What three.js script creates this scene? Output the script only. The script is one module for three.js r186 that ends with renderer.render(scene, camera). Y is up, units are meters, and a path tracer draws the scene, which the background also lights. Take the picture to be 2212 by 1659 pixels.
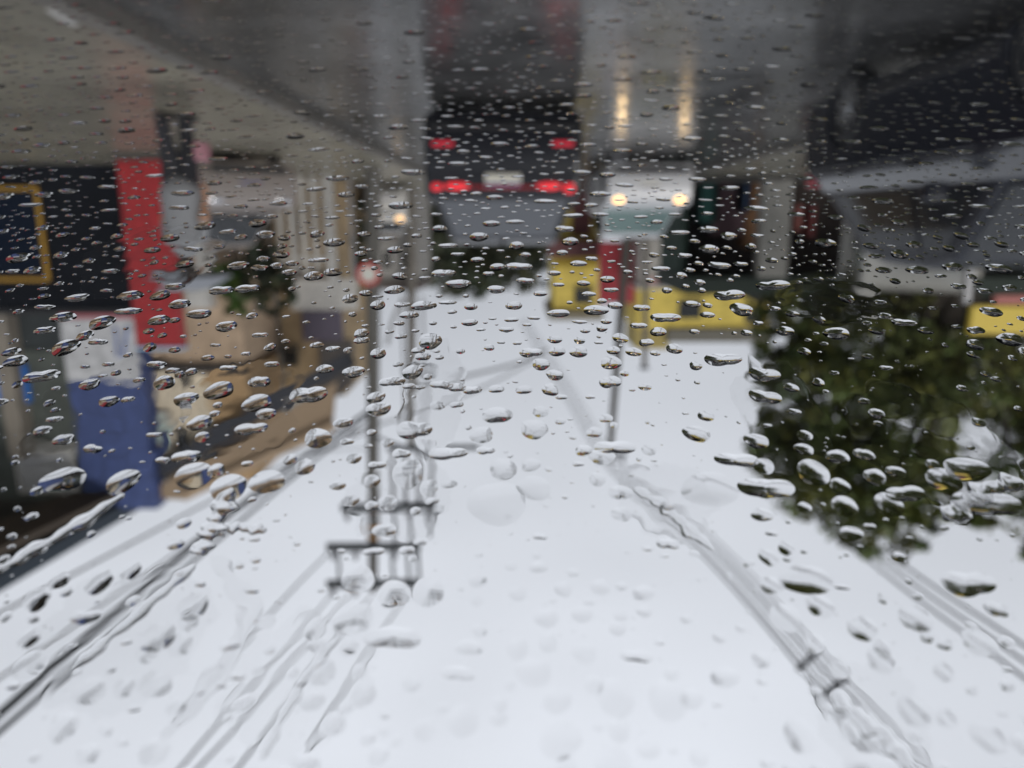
import * as THREE from 'three';
import { mergeGeometries } from 'three/addons/utils/BufferGeometryUtils.js';
import { RoundedBoxGeometry } from 'three/addons/geometries/RoundedBoxGeometry.js';
import { MarchingCubes } from 'three/addons/objects/MarchingCubes.js';
import { createNoise2D, createNoise3D } from 'simplex-noise';

// ------------------------------------------------------------------ camera, sky, sun, exposure
const PITCH = THREE.MathUtils.degToRad(12.6), F = 1609, EYE = 1.3;       // F: focal length in the pixels of a 2212 x 1659 view
const scene = new THREE.Scene();
const camera = new THREE.PerspectiveCamera(2 * Math.atan(829.5 / F) * 180 / Math.PI, 4 / 3, 0.01, 900);
camera.position.set(0, EYE, 0);
camera.up.set(0, -1, 0);                                                 // the photograph was taken upside down
camera.lookAt(0, EYE + Math.sin(PITCH), -Math.cos(PITCH));
camera.focus = 0.178;
camera.userData.fStop = 10.5;

let seed = 7;
const rnd = () => { seed = (seed + 0x6d2b79f5) | 0; let t = Math.imul(seed ^ (seed >>> 15), 1 | seed); t = (t + Math.imul(t ^ (t >>> 7), 61 | t)) ^ t; return ((t ^ (t >>> 14)) >>> 0) / 4294967296; };
const rr = (a, b) => a + (b - a) * rnd();
const n2 = createNoise2D(rnd), n3 = createNoise3D(rnd);
const lerp = THREE.MathUtils.lerp, V = (x, y, z) => new THREE.Vector3(x, y, z);

{ // overcast sky, brighter towards the zenith, with soft cloud
  const w = 512, h = 256, d = new Float32Array(w * h * 4);
  for (let j = 0; j < h; j++) for (let i = 0; i < w; i++) {
    const el = ((j + 0.5) / h - 0.5) * Math.PI, az = ((i + 0.5) / w - 0.5) * 2 * Math.PI, y = Math.sin(el);
    const dx = Math.cos(el) * Math.cos(az), dz = Math.cos(el) * Math.sin(az);
    const c = 0.6 * n3(dx * 1.6, y * 3.2, dz * 1.6) + 0.3 * n3(dx * 4 + 9, y * 8, dz * 4);
    const s = Math.max(y, 0), L = (0.53 + 0.47 * s) * (1 + 0.11 * c);
    const o = (j * w + i) * 4;
    d[o] = L * 0.94; d[o + 1] = L * 0.985; d[o + 2] = L * 1.07; d[o + 3] = 1;
  }
  const sky = new THREE.DataTexture(d, w, h, THREE.RGBAFormat, THREE.FloatType);
  sky.mapping = THREE.EquirectangularReflectionMapping; sky.magFilter = THREE.LinearFilter; sky.needsUpdate = true;
  scene.background = sky; scene.environment = sky;
}
const sun = new THREE.DirectionalLight(new THREE.Color(1, 0.97, 0.92), 1.5);
sun.name = 'sun'; sun.position.set(-22, 24, 30); sun.target.position.set(2, 0, -18);
sun.castShadow = true; sun.shadow.radius = 40; sun.shadow.mapSize.set(2048, 2048);
Object.assign(sun.shadow.camera, { left: -50, right: 50, top: 50, bottom: -50, near: 1, far: 160 });
scene.add(sun, sun.target);
const renderer = new THREE.WebGLRenderer({ antialias: true });
renderer.toneMapping = THREE.LinearToneMapping;
renderer.toneMappingExposure = 1.0;
renderer.shadowMap.enabled = true;

// ------------------------------------------------------------------ helpers
// a point of the photograph (2212 x 1659, as displayed) placed at a forward distance, on the ground, or on the glass
function dirOf(u, v) {
  const dx = (1106 - u) / F, dy = (v - 829.5) / F;
  return V(dx, Math.sin(PITCH) + dy * Math.cos(PITCH), -(Math.cos(PITCH) - dy * Math.sin(PITCH)));
}
const at = (u, v, D) => { const d = dirOf(u, v), k = D / -d.z; return V(d.x * k, EYE + d.y * k, -D); };

const taken = new Map();
const numbered = (n) => { const k = taken.get(n) ?? 0; taken.set(n, k + 1); return k ? `${n}_${String(k).padStart(3, '0')}` : n; };
function tag(o, label, category, group) { o.userData.label = label; o.userData.category = category; if (group) o.userData.group = group; return o; }
function thing(name, label, category, pos = [0, 0, 0], turn = 0, group) {
  const g = new THREE.Group(); g.name = numbered(name); g.position.set(...pos); g.rotation.y = turn; scene.add(g);
  return tag(g, label, category, group);
}
function part(name, geo, mat, parent) {
  const m = new THREE.Mesh(geo, mat); m.name = name; m.castShadow = m.receiveShadow = true; parent.add(m); return m;
}
function solo(name, label, category, geo, mat, group) { const m = part(numbered(name), geo, mat, scene); return tag(m, label, category, group); }
function struct(name, geo, mat) { const m = part(numbered(name), geo, mat, scene); m.userData.kind = 'structure'; return m; }
const bx = (x0, x1, y0, y1, z0, z1) => { const g = new THREE.BoxGeometry(Math.abs(x1 - x0), Math.abs(y1 - y0), Math.abs(z1 - z0)); g.translate((x0 + x1) / 2, (y0 + y1) / 2, (z0 + z1) / 2); return g; };
const rbx = (x0, x1, y0, y1, z0, z1, r = 0.02) => { const g = new RoundedBoxGeometry(Math.abs(x1 - x0), Math.abs(y1 - y0), Math.abs(z1 - z0), 3, r); g.translate((x0 + x1) / 2, (y0 + y1) / 2, (z0 + z1) / 2); return g; };
function barGeo(a, b, r0, r1 = r0, seg = 12) {                            // tapered round bar from a to b
  const d = b.clone().sub(a), g = new THREE.CylinderGeometry(r1, r0, d.length(), seg);
  g.applyQuaternion(new THREE.Quaternion().setFromUnitVectors(V(0, 1, 0), d.clone().normalize()));
  const m = a.clone().add(b).multiplyScalar(0.5); g.translate(m.x, m.y, m.z); return g;
}
function beamGeo(a, b, w, h) {                                            // square beam from a to b, h measured upright
  const d = b.clone().sub(a), g = new THREE.BoxGeometry(w, h, d.length());
  const m = new THREE.Matrix4().lookAt(a, b, V(0, 1, 0)); g.applyMatrix4(m);
  const c = a.clone().add(b).multiplyScalar(0.5); g.translate(c.x, c.y, c.z); return g;
}
function slab(c, n, t) {                                                   // prism on four corners, thickness t along n
  const p = [...c, ...c.map((q) => q.clone().addScaledVector(n, t))], f = [];
  const quad = (a, b, d, e) => f.push(p[a], p[b], p[d], p[a], p[d], p[e]);
  quad(0, 3, 2, 1); quad(4, 5, 6, 7); for (let i = 0; i < 4; i++) { const j = (i + 1) % 4; quad(i, j, j + 4, i + 4); }
  const g = new THREE.BufferGeometry().setFromPoints(f); g.computeVertexNormals();
  return g;
}
const rgb = (r, g, b) => new THREE.Color().setRGB(r, g, b);
function mat(r, g, b, rough = 0.7, more = {}) { return new THREE.MeshPhysicalMaterial({ color: rgb(r, g, b), roughness: rough, ...more }); }
function noiseTex(size, f, srgb = false) {
  const d = new Uint8Array(size * size * 4);
  for (let j = 0; j < size; j++) for (let i = 0; i < size; i++) { const c = f(i / size, j / size), o = (j * size + i) * 4; for (let k = 0; k < 3; k++) d[o + k] = Math.max(0, Math.min(255, 255 * (Array.isArray(c) ? c[k] : c))); d[o + 3] = 255; }
  const t = new THREE.DataTexture(d, size, size); t.wrapS = t.wrapT = THREE.RepeatWrapping; t.magFilter = THREE.LinearFilter; t.minFilter = THREE.LinearMipmapLinearFilter; t.generateMipmaps = true;
  if (srgb) t.colorSpace = THREE.SRGBColorSpace; t.needsUpdate = true; return t;
}
// periodic noise on a torus so that repeats do not show a seam
const per = (u, v, f, o = 0) => { const a = u * 2 * Math.PI, b = v * 2 * Math.PI, r = f / (2 * Math.PI); return 0.5 * n3(Math.cos(a) * r + o, Math.sin(a) * r, Math.cos(b) * r) + 0.5 * n3(Math.sin(b) * r + 31, Math.cos(b) * r + o, Math.sin(a) * r + 5); };
const grime = noiseTex(512, (u, v) => { const c = 0.86 + 0.12 * per(u, v, 5) + 0.07 * per(u, v, 22, 4) + 0.05 * per(u, v, 80, 8); return [c, c * 0.995, c * 0.985]; }, true);
const grain = noiseTex(512, (u, v) => 0.5 + 0.2 * per(u, v, 30) + 0.2 * per(u, v, 110, 3) + 0.15 * (rnd() - 0.5));
const rep = (t, x, y) => { const c = t.clone(); c.repeat.set(x, y); c.needsUpdate = true; return c; };
const wall = (r, g, b, rough = 0.85) => mat(r, g, b, rough, { map: rep(grime, 1.5, 1.5), bumpMap: rep(grain, 3, 3), bumpScale: 0.004 });

const M = {
  black: mat(0.012, 0.012, 0.014, 0.5), rubber: mat(0.015, 0.015, 0.016, 0.75), darkGlass: mat(0.012, 0.014, 0.016, 0.04, { ior: 1.5 }),
  tealGlass: mat(0.10, 0.16, 0.15, 0.05), alloy: mat(0.55, 0.56, 0.57, 0.3, { metalness: 0.85 }), plate: mat(0.62, 0.6, 0.52, 0.5), plateBlue: mat(0.02, 0.03, 0.2, 0.5),
  chrome: mat(0.6, 0.6, 0.62, 0.15, { metalness: 1 }), steel: mat(0.3, 0.3, 0.31, 0.45, { metalness: 0.6 }),
  concrete: wall(0.2, 0.185, 0.165), darkConcrete: wall(0.10, 0.095, 0.085), arm: mat(0.035, 0.04, 0.045, 0.7), white: wall(0.72, 0.71, 0.69), cable: mat(0.10, 0.10, 0.105, 0.6),
  thinCable: mat(0.17, 0.17, 0.18, 0.6), darkCable: mat(0.015, 0.017, 0.02, 0.6), porcelain: mat(0.13, 0.13, 0.145, 0.3), bark: wall(0.05, 0.04, 0.03), wood: wall(0.12, 0.075, 0.04),
};

// ------------------------------------------------------------------ ground, road, pavements
function sheet(x0, x1, z0, z1, y, metres) {
  const g = new THREE.PlaneGeometry(x1 - x0, z1 - z0, 1, 1); g.rotateX(-Math.PI / 2); g.translate((x0 + x1) / 2, y, (z0 + z1) / 2);
  const p = g.attributes.position, uv = g.attributes.uv; for (let i = 0; i < p.count; i++) uv.setXY(i, p.getX(i) / metres, p.getZ(i) / metres); return g;
}
const roadTone = noiseTex(1024, (u, v) => { const c = 0.36 + 0.12 * per(u, v, 4) + 0.08 * per(u, v, 16, 2) + 0.06 * per(u, v, 120, 5) + 0.05 * (rnd() - 0.5); return [c, c, c * 1.01]; }, true);
const roadRough = noiseTex(512, (u, v) => 0.20 + 0.12 * per(u, v, 5, 7) + 0.07 * per(u, v, 24, 1));
const roadBump = noiseTex(1024, (u, v) => 0.5 + 0.16 * per(u, v, 60) + 0.18 * per(u, v, 160, 3) + 0.12 * (rnd() - 0.5));
const asphalt = new THREE.MeshPhysicalMaterial({ color: rgb(0.6, 0.595, 0.57), map: roadTone, roughness: 1, roughnessMap: roadRough, bumpMap: roadBump, bumpScale: 0.0022, ior: 1.36 });
const paveTone = noiseTex(1024, (u, v) => { const c = 0.52 + 0.07 * per(u, v, 3, 5) + 0.06 * per(u, v, 14, 9) + 0.05 * per(u, v, 90) + 0.04 * (rnd() - 0.5); return [c * 1.0, c * 0.975, c * 0.9]; }, true);
const paving = new THREE.MeshPhysicalMaterial({ map: paveTone, color: rgb(0.72, 0.70, 0.64), roughness: 1, roughnessMap: noiseTex(512, (u, v) => 0.32 + 0.13 * per(u, v, 5, 17) + 0.06 * per(u, v, 30, 1)), bumpMap: roadBump, bumpScale: 0.003, ior: 1.33 });
const KR = 2.5, KL = -4.9, PAVE = 0.13;                                   // kerb lines right and left, pavement height
struct('ground', sheet(-300, 300, -500, 60, -0.03, 9), wall(0.16, 0.15, 0.12));
struct('road', sheet(KL, KR, -140, 20, 0, 6), asphalt);
struct('pavement_right', (() => { const g = bx(KR + 0.16, 40, -0.02, PAVE, -140, 20); const p = g.attributes.position, uv = g.attributes.uv; for (let i = 0; i < p.count; i++) uv.setXY(i, p.getX(i) / 5, p.getZ(i) / 5); return g; })(), paving);
struct('pavement_left', (() => { const g = bx(-40, KL - 0.16, -0.02, PAVE, -140, 20); const p = g.attributes.position, uv = g.attributes.uv; for (let i = 0; i < p.count; i++) uv.setXY(i, p.getX(i) / 5, p.getZ(i) / 5); return g; })(), paving);
for (const [name, x0, x1] of [['kerb_right', KR, KR + 0.157], ['kerb_left', KL - 0.157, KL]]) {
  const k = new THREE.Group(); k.name = name; k.userData.kind = 'structure'; scene.add(k);
  const geo = rbx(x0, x1, -0.02, PAVE + 0.004, -0.492, 0.492, 0.015), ms = [M.concrete, wall(0.17, 0.16, 0.145), wall(0.23, 0.215, 0.19)];
  for (let i = 0; i < 40; i++) { const s = part('kerb_stone', geo, ms[(i * 7 + (i >> 1)) % 3], k); s.position.z = -1 - i; }
  part('kerb_run', bx(x0, x1, -0.02, PAVE, -140, -40.5), M.concrete, k);
}
{ const a = at(105, -8, 4.62), b = at(158, 14, 4.95); a.y = b.y = PAVE + 0.012;
  solo('paint_mark', 'short white paint mark on the pavement beside the kerb', 'paint mark', beamGeo(a, b, 0.05, 0.016), M.white); }

// ------------------------------------------------------------------ vehicles
function extr(shape, W, bevel = 0.05) {                                    // side profile (z, y) across the width W
  const g = new THREE.ExtrudeGeometry(shape, { depth: W - 2 * bevel, bevelEnabled: true, bevelThickness: bevel, bevelSize: bevel * 0.8, bevelSegments: 4, curveSegments: 16 });
  const p = g.attributes.position; for (let i = 0; i < p.count; i++) { const sx = p.getX(i), sy = p.getY(i), e = p.getZ(i); p.setXYZ(i, -(e - (W - 2 * bevel) / 2), sy, sx); }
  g.computeVertexNormals(); return g;
}
const lampMat = (r, g, b, k) => new THREE.MeshPhysicalMaterial({ color: rgb(0.5 * r, 0.5 * g, 0.5 * b), roughness: 0.2, emissive: rgb(r, g, b), emissiveIntensity: k });
function wheel(parent, x, z, R, side) {
  const w = new THREE.Group(); w.name = 'wheel'; w.position.set(x, R, z); parent.add(w);
  const ty = new THREE.TorusGeometry(R - 0.085, 0.085, 12, 36); ty.scale(1, 1, 1.25); ty.rotateY(Math.PI / 2); part('tyre', ty, M.rubber, w);
  const gs = [new THREE.CylinderGeometry(R * 0.2, R * 0.2, 0.06, 16).rotateZ(Math.PI / 2).translate(side * 0.07, 0, 0), new THREE.TorusGeometry(R * 0.68, 0.02, 8, 32).rotateY(Math.PI / 2).translate(side * 0.07, 0, 0)];
  for (let i = 0; i < 7; i++) { const a = i / 7 * 2 * Math.PI; const s = new THREE.BoxGeometry(0.03, R * 0.56, 0.065); s.translate(side * 0.07, R * 0.4, 0); s.rotateX(a); gs.push(s); }
  part('rim', mergeGeometries(gs.map((g) => g.index ? g.toNonIndexed() : g)), M.alloy, w);
  part('brake_disc', new THREE.CylinderGeometry(R * 0.66, R * 0.66, 0.05, 24).rotateZ(Math.PI / 2), M.steel, w);
}
function makeCar(o) {
  const { L = 4.2, W = 1.76, H = 1.55, paint, R = 0.33, glass = M.darkGlass, hood = 0.98, belt = 0.98, cowl = -0.2, rearTop = 0.36, rearLow = 0.465, nose = 0.72, drop = 0, inset = 0.05 } = o;
  const t = thing(o.name, o.label, 'car', o.pos, o.turn ?? 0, o.group);
  const s = new THREE.Shape(), wf = -0.305 * L, wr = 0.30 * L, a = R + 0.055;
  s.moveTo(-0.48 * L, 0.24); s.lineTo(-0.5 * L, 0.42); s.quadraticCurveTo(-0.502 * L, nose, -0.465 * L, nose + 0.06); s.quadraticCurveTo(-0.35 * L, hood - 0.06, cowl * L, hood); s.lineTo(rearLow * L - 0.05, belt + 0.02 - drop);
  s.quadraticCurveTo(0.49 * L, belt - 0.02 - drop, 0.492 * L, 0.8 - drop * 0.5); s.quadraticCurveTo(0.505 * L, 0.6, 0.5 * L, 0.42); s.lineTo(0.48 * L, 0.24);
  s.lineTo(wr + a, 0.24); s.absarc(wr, R, a, -0.3, Math.PI + 0.3, false); s.lineTo(wf + a, 0.24); s.absarc(wf, R, a, -0.3, Math.PI + 0.3, false); s.lineTo(-0.48 * L, 0.24);
  part('body', extr(s, W, 0.07), paint, t);
  // greenhouse: tapers inwards towards the roof
  const hw = (y) => W / 2 - inset - 0.17 * Math.max(0, (y - belt) / (H - belt)), B = belt - 0.02;
  const prof = [[cowl * L, B], [(cowl + 0.165) * L, H - 0.07], [(cowl + 0.24) * L, H], [(rearTop - 0.08) * L, H - 0.005], [rearTop * L, H - 0.07], [rearLow * L, B]];
  const gs = new THREE.Shape(); prof.forEach(([z, y], i) => (i ? gs.lineTo(z, y) : gs.moveTo(z, y)));
  const gg = extr(gs, 2, 0.05), p = gg.attributes.position; for (let i = 0; i < p.count; i++) p.setX(i, p.getX(i) * hw(p.getY(i))); gg.computeVertexNormals();
  part('roof', gg, paint, t);
  const pane = (name, z0, y0, z1, y1, m0, m1, m) => { // across the car: lower edge (z0,y0), upper edge (z1,y1)
    const n = V(0, Math.abs(z1 - z0), (y1 - y0) * Math.sign(z0 - z1)).normalize(), c = [V(-hw(y0) + m0, y0, z0), V(hw(y0) - m0, y0, z0), V(hw(y1) - m1, y1, z1), V(-hw(y1) + m1, y1, z1)].map((q) => q.addScaledVector(n, 0.036));
    if (z0 < z1) c.reverse(); part(name, slab(c, n, 0.008), m, t);
  };
  const at2 = (A, C, k) => [lerp(A[0], C[0], k), lerp(A[1], C[1], k)];
  { const [a0, a1] = [at2(prof[0], prof[1], 0.06), at2(prof[0], prof[1], 0.95)]; pane('windscreen', a0[0], a0[1], a1[0], a1[1], 0.06, 0.06, o.frontGlass ?? glass); }
  { const [a0, a1] = [at2(prof[5], prof[4], 0.10), at2(prof[5], prof[4], 0.93)]; pane('rear_window', a0[0], a0[1], a1[0], a1[1], 0.09, 0.09, o.rearGlass ?? glass); }
  for (const side of [-1, 1]) {
    const y0 = belt + 0.05, y1 = H - 0.11, zA = (y) => lerp(prof[0][0], prof[1][0], (y - B) / (H - 0.07 - B)) + 0.12, zC = (y) => lerp(prof[5][0], prof[4][0], (y - B) / (H - 0.07 - B)) - 0.16, zm = 0.06 * L;
    for (const [f0, f1, b0, b1] of [[zA(y0), zA(y1), zm - 0.03, zm - 0.03], [zm + 0.03, zm + 0.03, zC(y0), zC(y1)]]) {
      const c = [V(side * hw(y0), y0, f0), V(side * hw(y0), y0, b0), V(side * hw(y1), y1, b1), V(side * hw(y1), y1, f1)].map((q) => q.add(V(side * 0.003, 0, 0)));
      if (side < 0) c.reverse(); part('side_window', slab(side > 0 ? c.reverse() : c.reverse(), V(side, 0, 0), 0.008), glass, t);
    }
    part('door_mirror', rbx(side * (W / 2 - 0.03), side * (W / 2 + 0.13), belt + 0.01, belt + 0.14, cowl * L + 0.36, cowl * L + 0.46, 0.03), paint, t);
    for (const z of [-0.02 * L, 0.24 * L]) part('door_handle', rbx(side * (W / 2 - 0.012), side * (W / 2 + 0.025), belt - 0.14, belt - 0.11, z, z + 0.16, 0.01), paint, t);
    part('sill_trim', rbx(side * (W / 2 - 0.05), side * (W / 2 + 0.012), 0.24, 0.33, wf + a + 0.02, wr - a - 0.02, 0.012), M.black, t);
    wheel(t, side * (W / 2 - 0.1), wf, R, side); wheel(t, side * (W / 2 - 0.1), wr, R, side);
    const hl = part('headlight', new THREE.SphereGeometry(1, 20, 12).scale(o.headMat ? 0.16 : 0.18, o.headMat ? 0.105 : 0.075, 0.07).translate(side * (W / 2 - 0.26), nose + (o.lampRise ?? -0.01), -0.487 * L), o.headMat ?? M.chrome, t);
    if (o.headMat) hl.userData.label = 'lit warm headlight';
    if (!o.rearDetail) part('tail_light', rbx(side * (W / 2 - 0.34), side * (W / 2 - 0.03), belt - 0.2, belt - 0.05, 0.455 * L, 0.503 * L, 0.03), o.tailMat ?? mat(0.25, 0.015, 0.02, 0.25), t);
  }
  part('front_grille', rbx(-W / 2 + 0.35, W / 2 - 0.35, 0.42, nose - 0.14, -0.508 * L, -0.48 * L, 0.02), M.black, t);
  part('lower_grille', rbx(-W / 2 + 0.2, W / 2 - 0.2, 0.26, 0.40, -0.510 * L, -0.47 * L, 0.02), M.black, t);
  const plateAt = (z0, z1, y) => { const g = part('number_plate', rbx(-0.2, 0.2, y, y + 0.13, z0, z1, 0.006), M.plate, t); part('plate_band', bx(-0.197, 0.197, y + 0.098, y + 0.127, Math.min(z0, z1) - (z0 < 0 ? 0.003 : -0.006), Math.max(z0, z1) + (z0 < 0 ? -0.006 : 0.003)), M.plateBlue, g); };
  plateAt(-0.513 * L, -0.508 * L, o.frontPlate ?? 0.44); plateAt(0.502 * L, 0.512 * L, o.rearPlate ?? 0.62);
  o.extra?.(t, { L, W, H, belt, hw }); return t;
}
const spot = (parent, x, y, z, dir, color, power) => { const l = new THREE.SpotLight(color, power, 0, 0.5, 0.6); l.name = 'headlamp_beam'; l.position.set(x, y, z); l.target.position.set(x, y - 0.35, z + dir * 8); l.castShadow = true; l.shadow.radius = 3; parent.add(l, l.target); };

// the dark car ahead, brake lights on
const brake = lampMat(1, 0.035, 0.05, 0.75), tailDim = lampMat(0.5, 0.004, 0.008, 0.10), redLens = lampMat(1, 0.035, 0.07, 0.38);
makeCar({ name: 'hatchback_car', label: 'dark hatchback directly ahead with its red brake lights lit', pos: [0.1, 0, -8.62 - 2.1], L: 4.25, W: 1.74, H: 1.6, belt: 1.04, hood: 1.0, paint: mat(0.010, 0.011, 0.015, 0.25, { specularIntensity: 0.6 }), rearDetail: true, rearTop: 0.33, rearLow: 0.475, rearPlate: 0.83, rearGlass: mat(0.055, 0.06, 0.07, 0.12, { ior: 1.6 }),
  extra: (t, { L, W }) => {
    for (const s of [-1, 1]) {
      const tl = new THREE.Group(); tl.name = 'tail_light'; t.add(tl);
      part('outer_lamp', rbx(s * (W / 2 - 0.19), s * (W / 2 - 0.07), 0.93, s > 0 ? 1.0 : 1.03, 0.46 * L, 0.506 * L, 0.03), brake, tl);
      part('inner_lamp', new THREE.SphereGeometry(1, 24, 12).scale(0.15, 0.04, 0.05).translate(s * (W / 2 - 0.36), 0.955, 0.496 * L), brake, tl);
      part('bumper_reflector', rbx(s * (W / 2 - 0.33), s * (W / 2 - 0.09), 0.485, 0.535, 0.49 * L, 0.517 * L, 0.02), redLens, t);
      const pl = new THREE.PointLight(rgb(1, 0.02, 0.03), 0.02); pl.name = 'brake_glow'; pl.position.set(s * (W / 2 - 0.3), 0.95, 0.5 * L + 0.06); pl.shadow.radius = 4; pl.castShadow = true; t.add(pl);
    }
    part('light_bar', rbx(-W / 2 + 0.52, W / 2 - 0.52, 0.955, 0.985, 0.47 * L, 0.5065 * L, 0.012), tailDim, t);
    part('rear_bumper', rbx(-W / 2 + 0.03, W / 2 - 0.03, 0.27, 0.6, 0.47 * L, 0.508 * L, 0.06), M.black, t);
    part('roof_aerial', barGeo(V(0.02, 1.58, 0.28 * L), V(0.02, 1.68, 0.3 * L), 0.03, 0.012), M.black, t);
  } });

// the silver car coming the other way with its headlights on
const warm = lampMat(1, 0.56, 0.19, 3.4);
makeCar({ name: 'oncoming_car', label: 'silver car coming towards the camera with warm headlights on', pos: [-2.97, 0, -16.55 - 2.15], turn: Math.PI, L: 4.3, W: 1.84, H: 1.74, belt: 1.1, hood: 1.1, nose: 0.92, lampRise: -0.03, R: 0.35, frontPlate: 0.56, headMat: warm, frontGlass: M.tealGlass,
  paint: mat(0.5, 0.5, 0.51, 0.35, { metalness: 0.2, clearcoat: 0.5 }), extra: (t, { L, W }) => {
    for (const s of [-1, 1]) { const tgt = t; spot(tgt, s * (W / 2 - 0.26), 0.9, -0.487 * L - 0.1, -1, rgb(1, 0.7, 0.35), 0.4); }
    part('front_bumper', rbx(-W / 2 + 0.04, W / 2 - 0.04, 0.27, 0.66, -0.507 * L, -0.47 * L, 0.06), M.black, t);
  } });

// the dark car alongside, seen from its flank
makeCar({ name: 'passing_car', label: 'dark blue car passing close by in the opposite lane', pos: [-3.86, 0, -5.75], turn: Math.PI, L: 4.25, W: 1.78, H: 1.66, belt: 1.05, hood: 0.88, drop: 0.17, inset: 0.15, paint: mat(0.010, 0.012, 0.019, 0.22, { specularIntensity: 0.55 }), rearTop: 0.30, rearLow: 0.45, tailMat: mat(0.35, 0.02, 0.035, 0.25), glass: mat(0.010, 0.012, 0.015, 0.06, { specularIntensity: 0.6 }),
  extra: (t, { L, W, belt }) => { for (const s of [-1, 1]) { const c = [V(s * (W / 2 + 0.004), belt - 0.19, -0.3 * L), V(s * (W / 2 + 0.004), belt - 0.19, 0.46 * L), V(s * (W / 2 - 0.145), belt + 0.01, 0.45 * L), V(s * (W / 2 - 0.145), belt + 0.01, -0.24 * L)]; if (s > 0) c.reverse(); part('shoulder', slab(c, V(-s, 0, 0), 0.05), mat(0.016, 0.019, 0.026, 0.2, { clearcoat: 0.6, clearcoatRoughness: 0.05 }), t); } } });

// the taupe car on the forecourt
makeCar({ name: 'parked_car', label: 'taupe car parked at an angle on the pavement behind the pedestrian', pos: [6.1, PAVE, -15.8], turn: Math.PI * 0.75 + 0.12, L: 4.2, W: 1.76, H: 1.78, belt: 1.08, hood: 1.06, nose: 0.86, paint: mat(0.19, 0.165, 0.15, 0.4, { clearcoat: 0.4 }) });
// far pale car with small lights
makeCar({ name: 'distant_car', label: 'small pale car far off beside the utility pole with its headlights on', pos: [4.55, PAVE, -28.2], turn: Math.PI - 0.15, L: 4.1, W: 1.3, H: 1.75, nose: 1.2, hood: 1.25, belt: 1.25, R: 0.32, headMat: lampMat(1, 0.6, 0.25, 2), paint: mat(0.5, 0.49, 0.47, 0.4) });

{ // white van parked on the left pavement
  const t = thing('parked_van', 'white van with teal windscreen parked on the pavement behind the dark blue car', 'van', [-7.9, PAVE, -15.2], Math.PI + 0.3);
  const s = new THREE.Shape(); s.moveTo(-2.2, 0.3); s.lineTo(-2.25, 0.85); s.quadraticCurveTo(-2.2, 1.1, -1.9, 1.25); s.lineTo(-1.15, 2.35); s.quadraticCurveTo(-1.0, 2.5, -0.6, 2.52); s.lineTo(2.1, 2.5); s.quadraticCurveTo(2.25, 2.48, 2.25, 2.3); s.lineTo(2.25, 0.3); s.lineTo(-2.2, 0.3);
  const paint = mat(0.4, 0.395, 0.37, 0.35, { clearcoat: 0.3 }); part('body', extr(s, 1.9, 0.1), paint, t);
  const n = V(0, 0.75, -1.1).normalize(); part('windscreen', slab([V(-0.8, 1.33, -1.86), V(-0.72, 2.3, -1.2), V(0.72, 2.3, -1.2), V(0.8, 1.33, -1.86)].map((q) => q.addScaledVector(n, 0.055)), n, 0.01), M.tealGlass, t);
  for (const side of [-1, 1]) {
    part('side_window', slab((side > 0 ? [V(0.951, 1.4, -1.5), V(0.951, 2.15, -1.05), V(0.951, 2.15, -0.35), V(0.951, 1.4, -0.35)] : [V(-0.951, 1.4, -0.35), V(-0.951, 2.15, -0.35), V(-0.951, 2.15, -1.05), V(-0.951, 1.4, -1.5)]), V(side, 0, 0), 0.008), M.tealGlass, t);
    wheel(t, side * 0.84, -1.45, 0.34, side); wheel(t, side * 0.84, 1.4, 0.34, side);
    part('headlight', new THREE.SphereGeometry(1, 16, 10).scale(0.15, 0.12, 0.06).translate(side * 0.68, 0.9, -2.3), M.chrome, t);
    part('door_mirror', rbx(side * 0.96, side * 1.16, 1.45, 1.75, -1.5, -1.4, 0.03), M.black, t);
    part('tail_light', rbx(side * 0.72, side * 0.9, 0.9, 1.5, 2.3, 2.36, 0.02), mat(0.3, 0.015, 0.015, 0.3), t);
  }
  part('front_bumper', rbx(-0.92, 0.92, 0.32, 0.6, -2.36, -2.2, 0.05), M.black, t);
}

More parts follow.
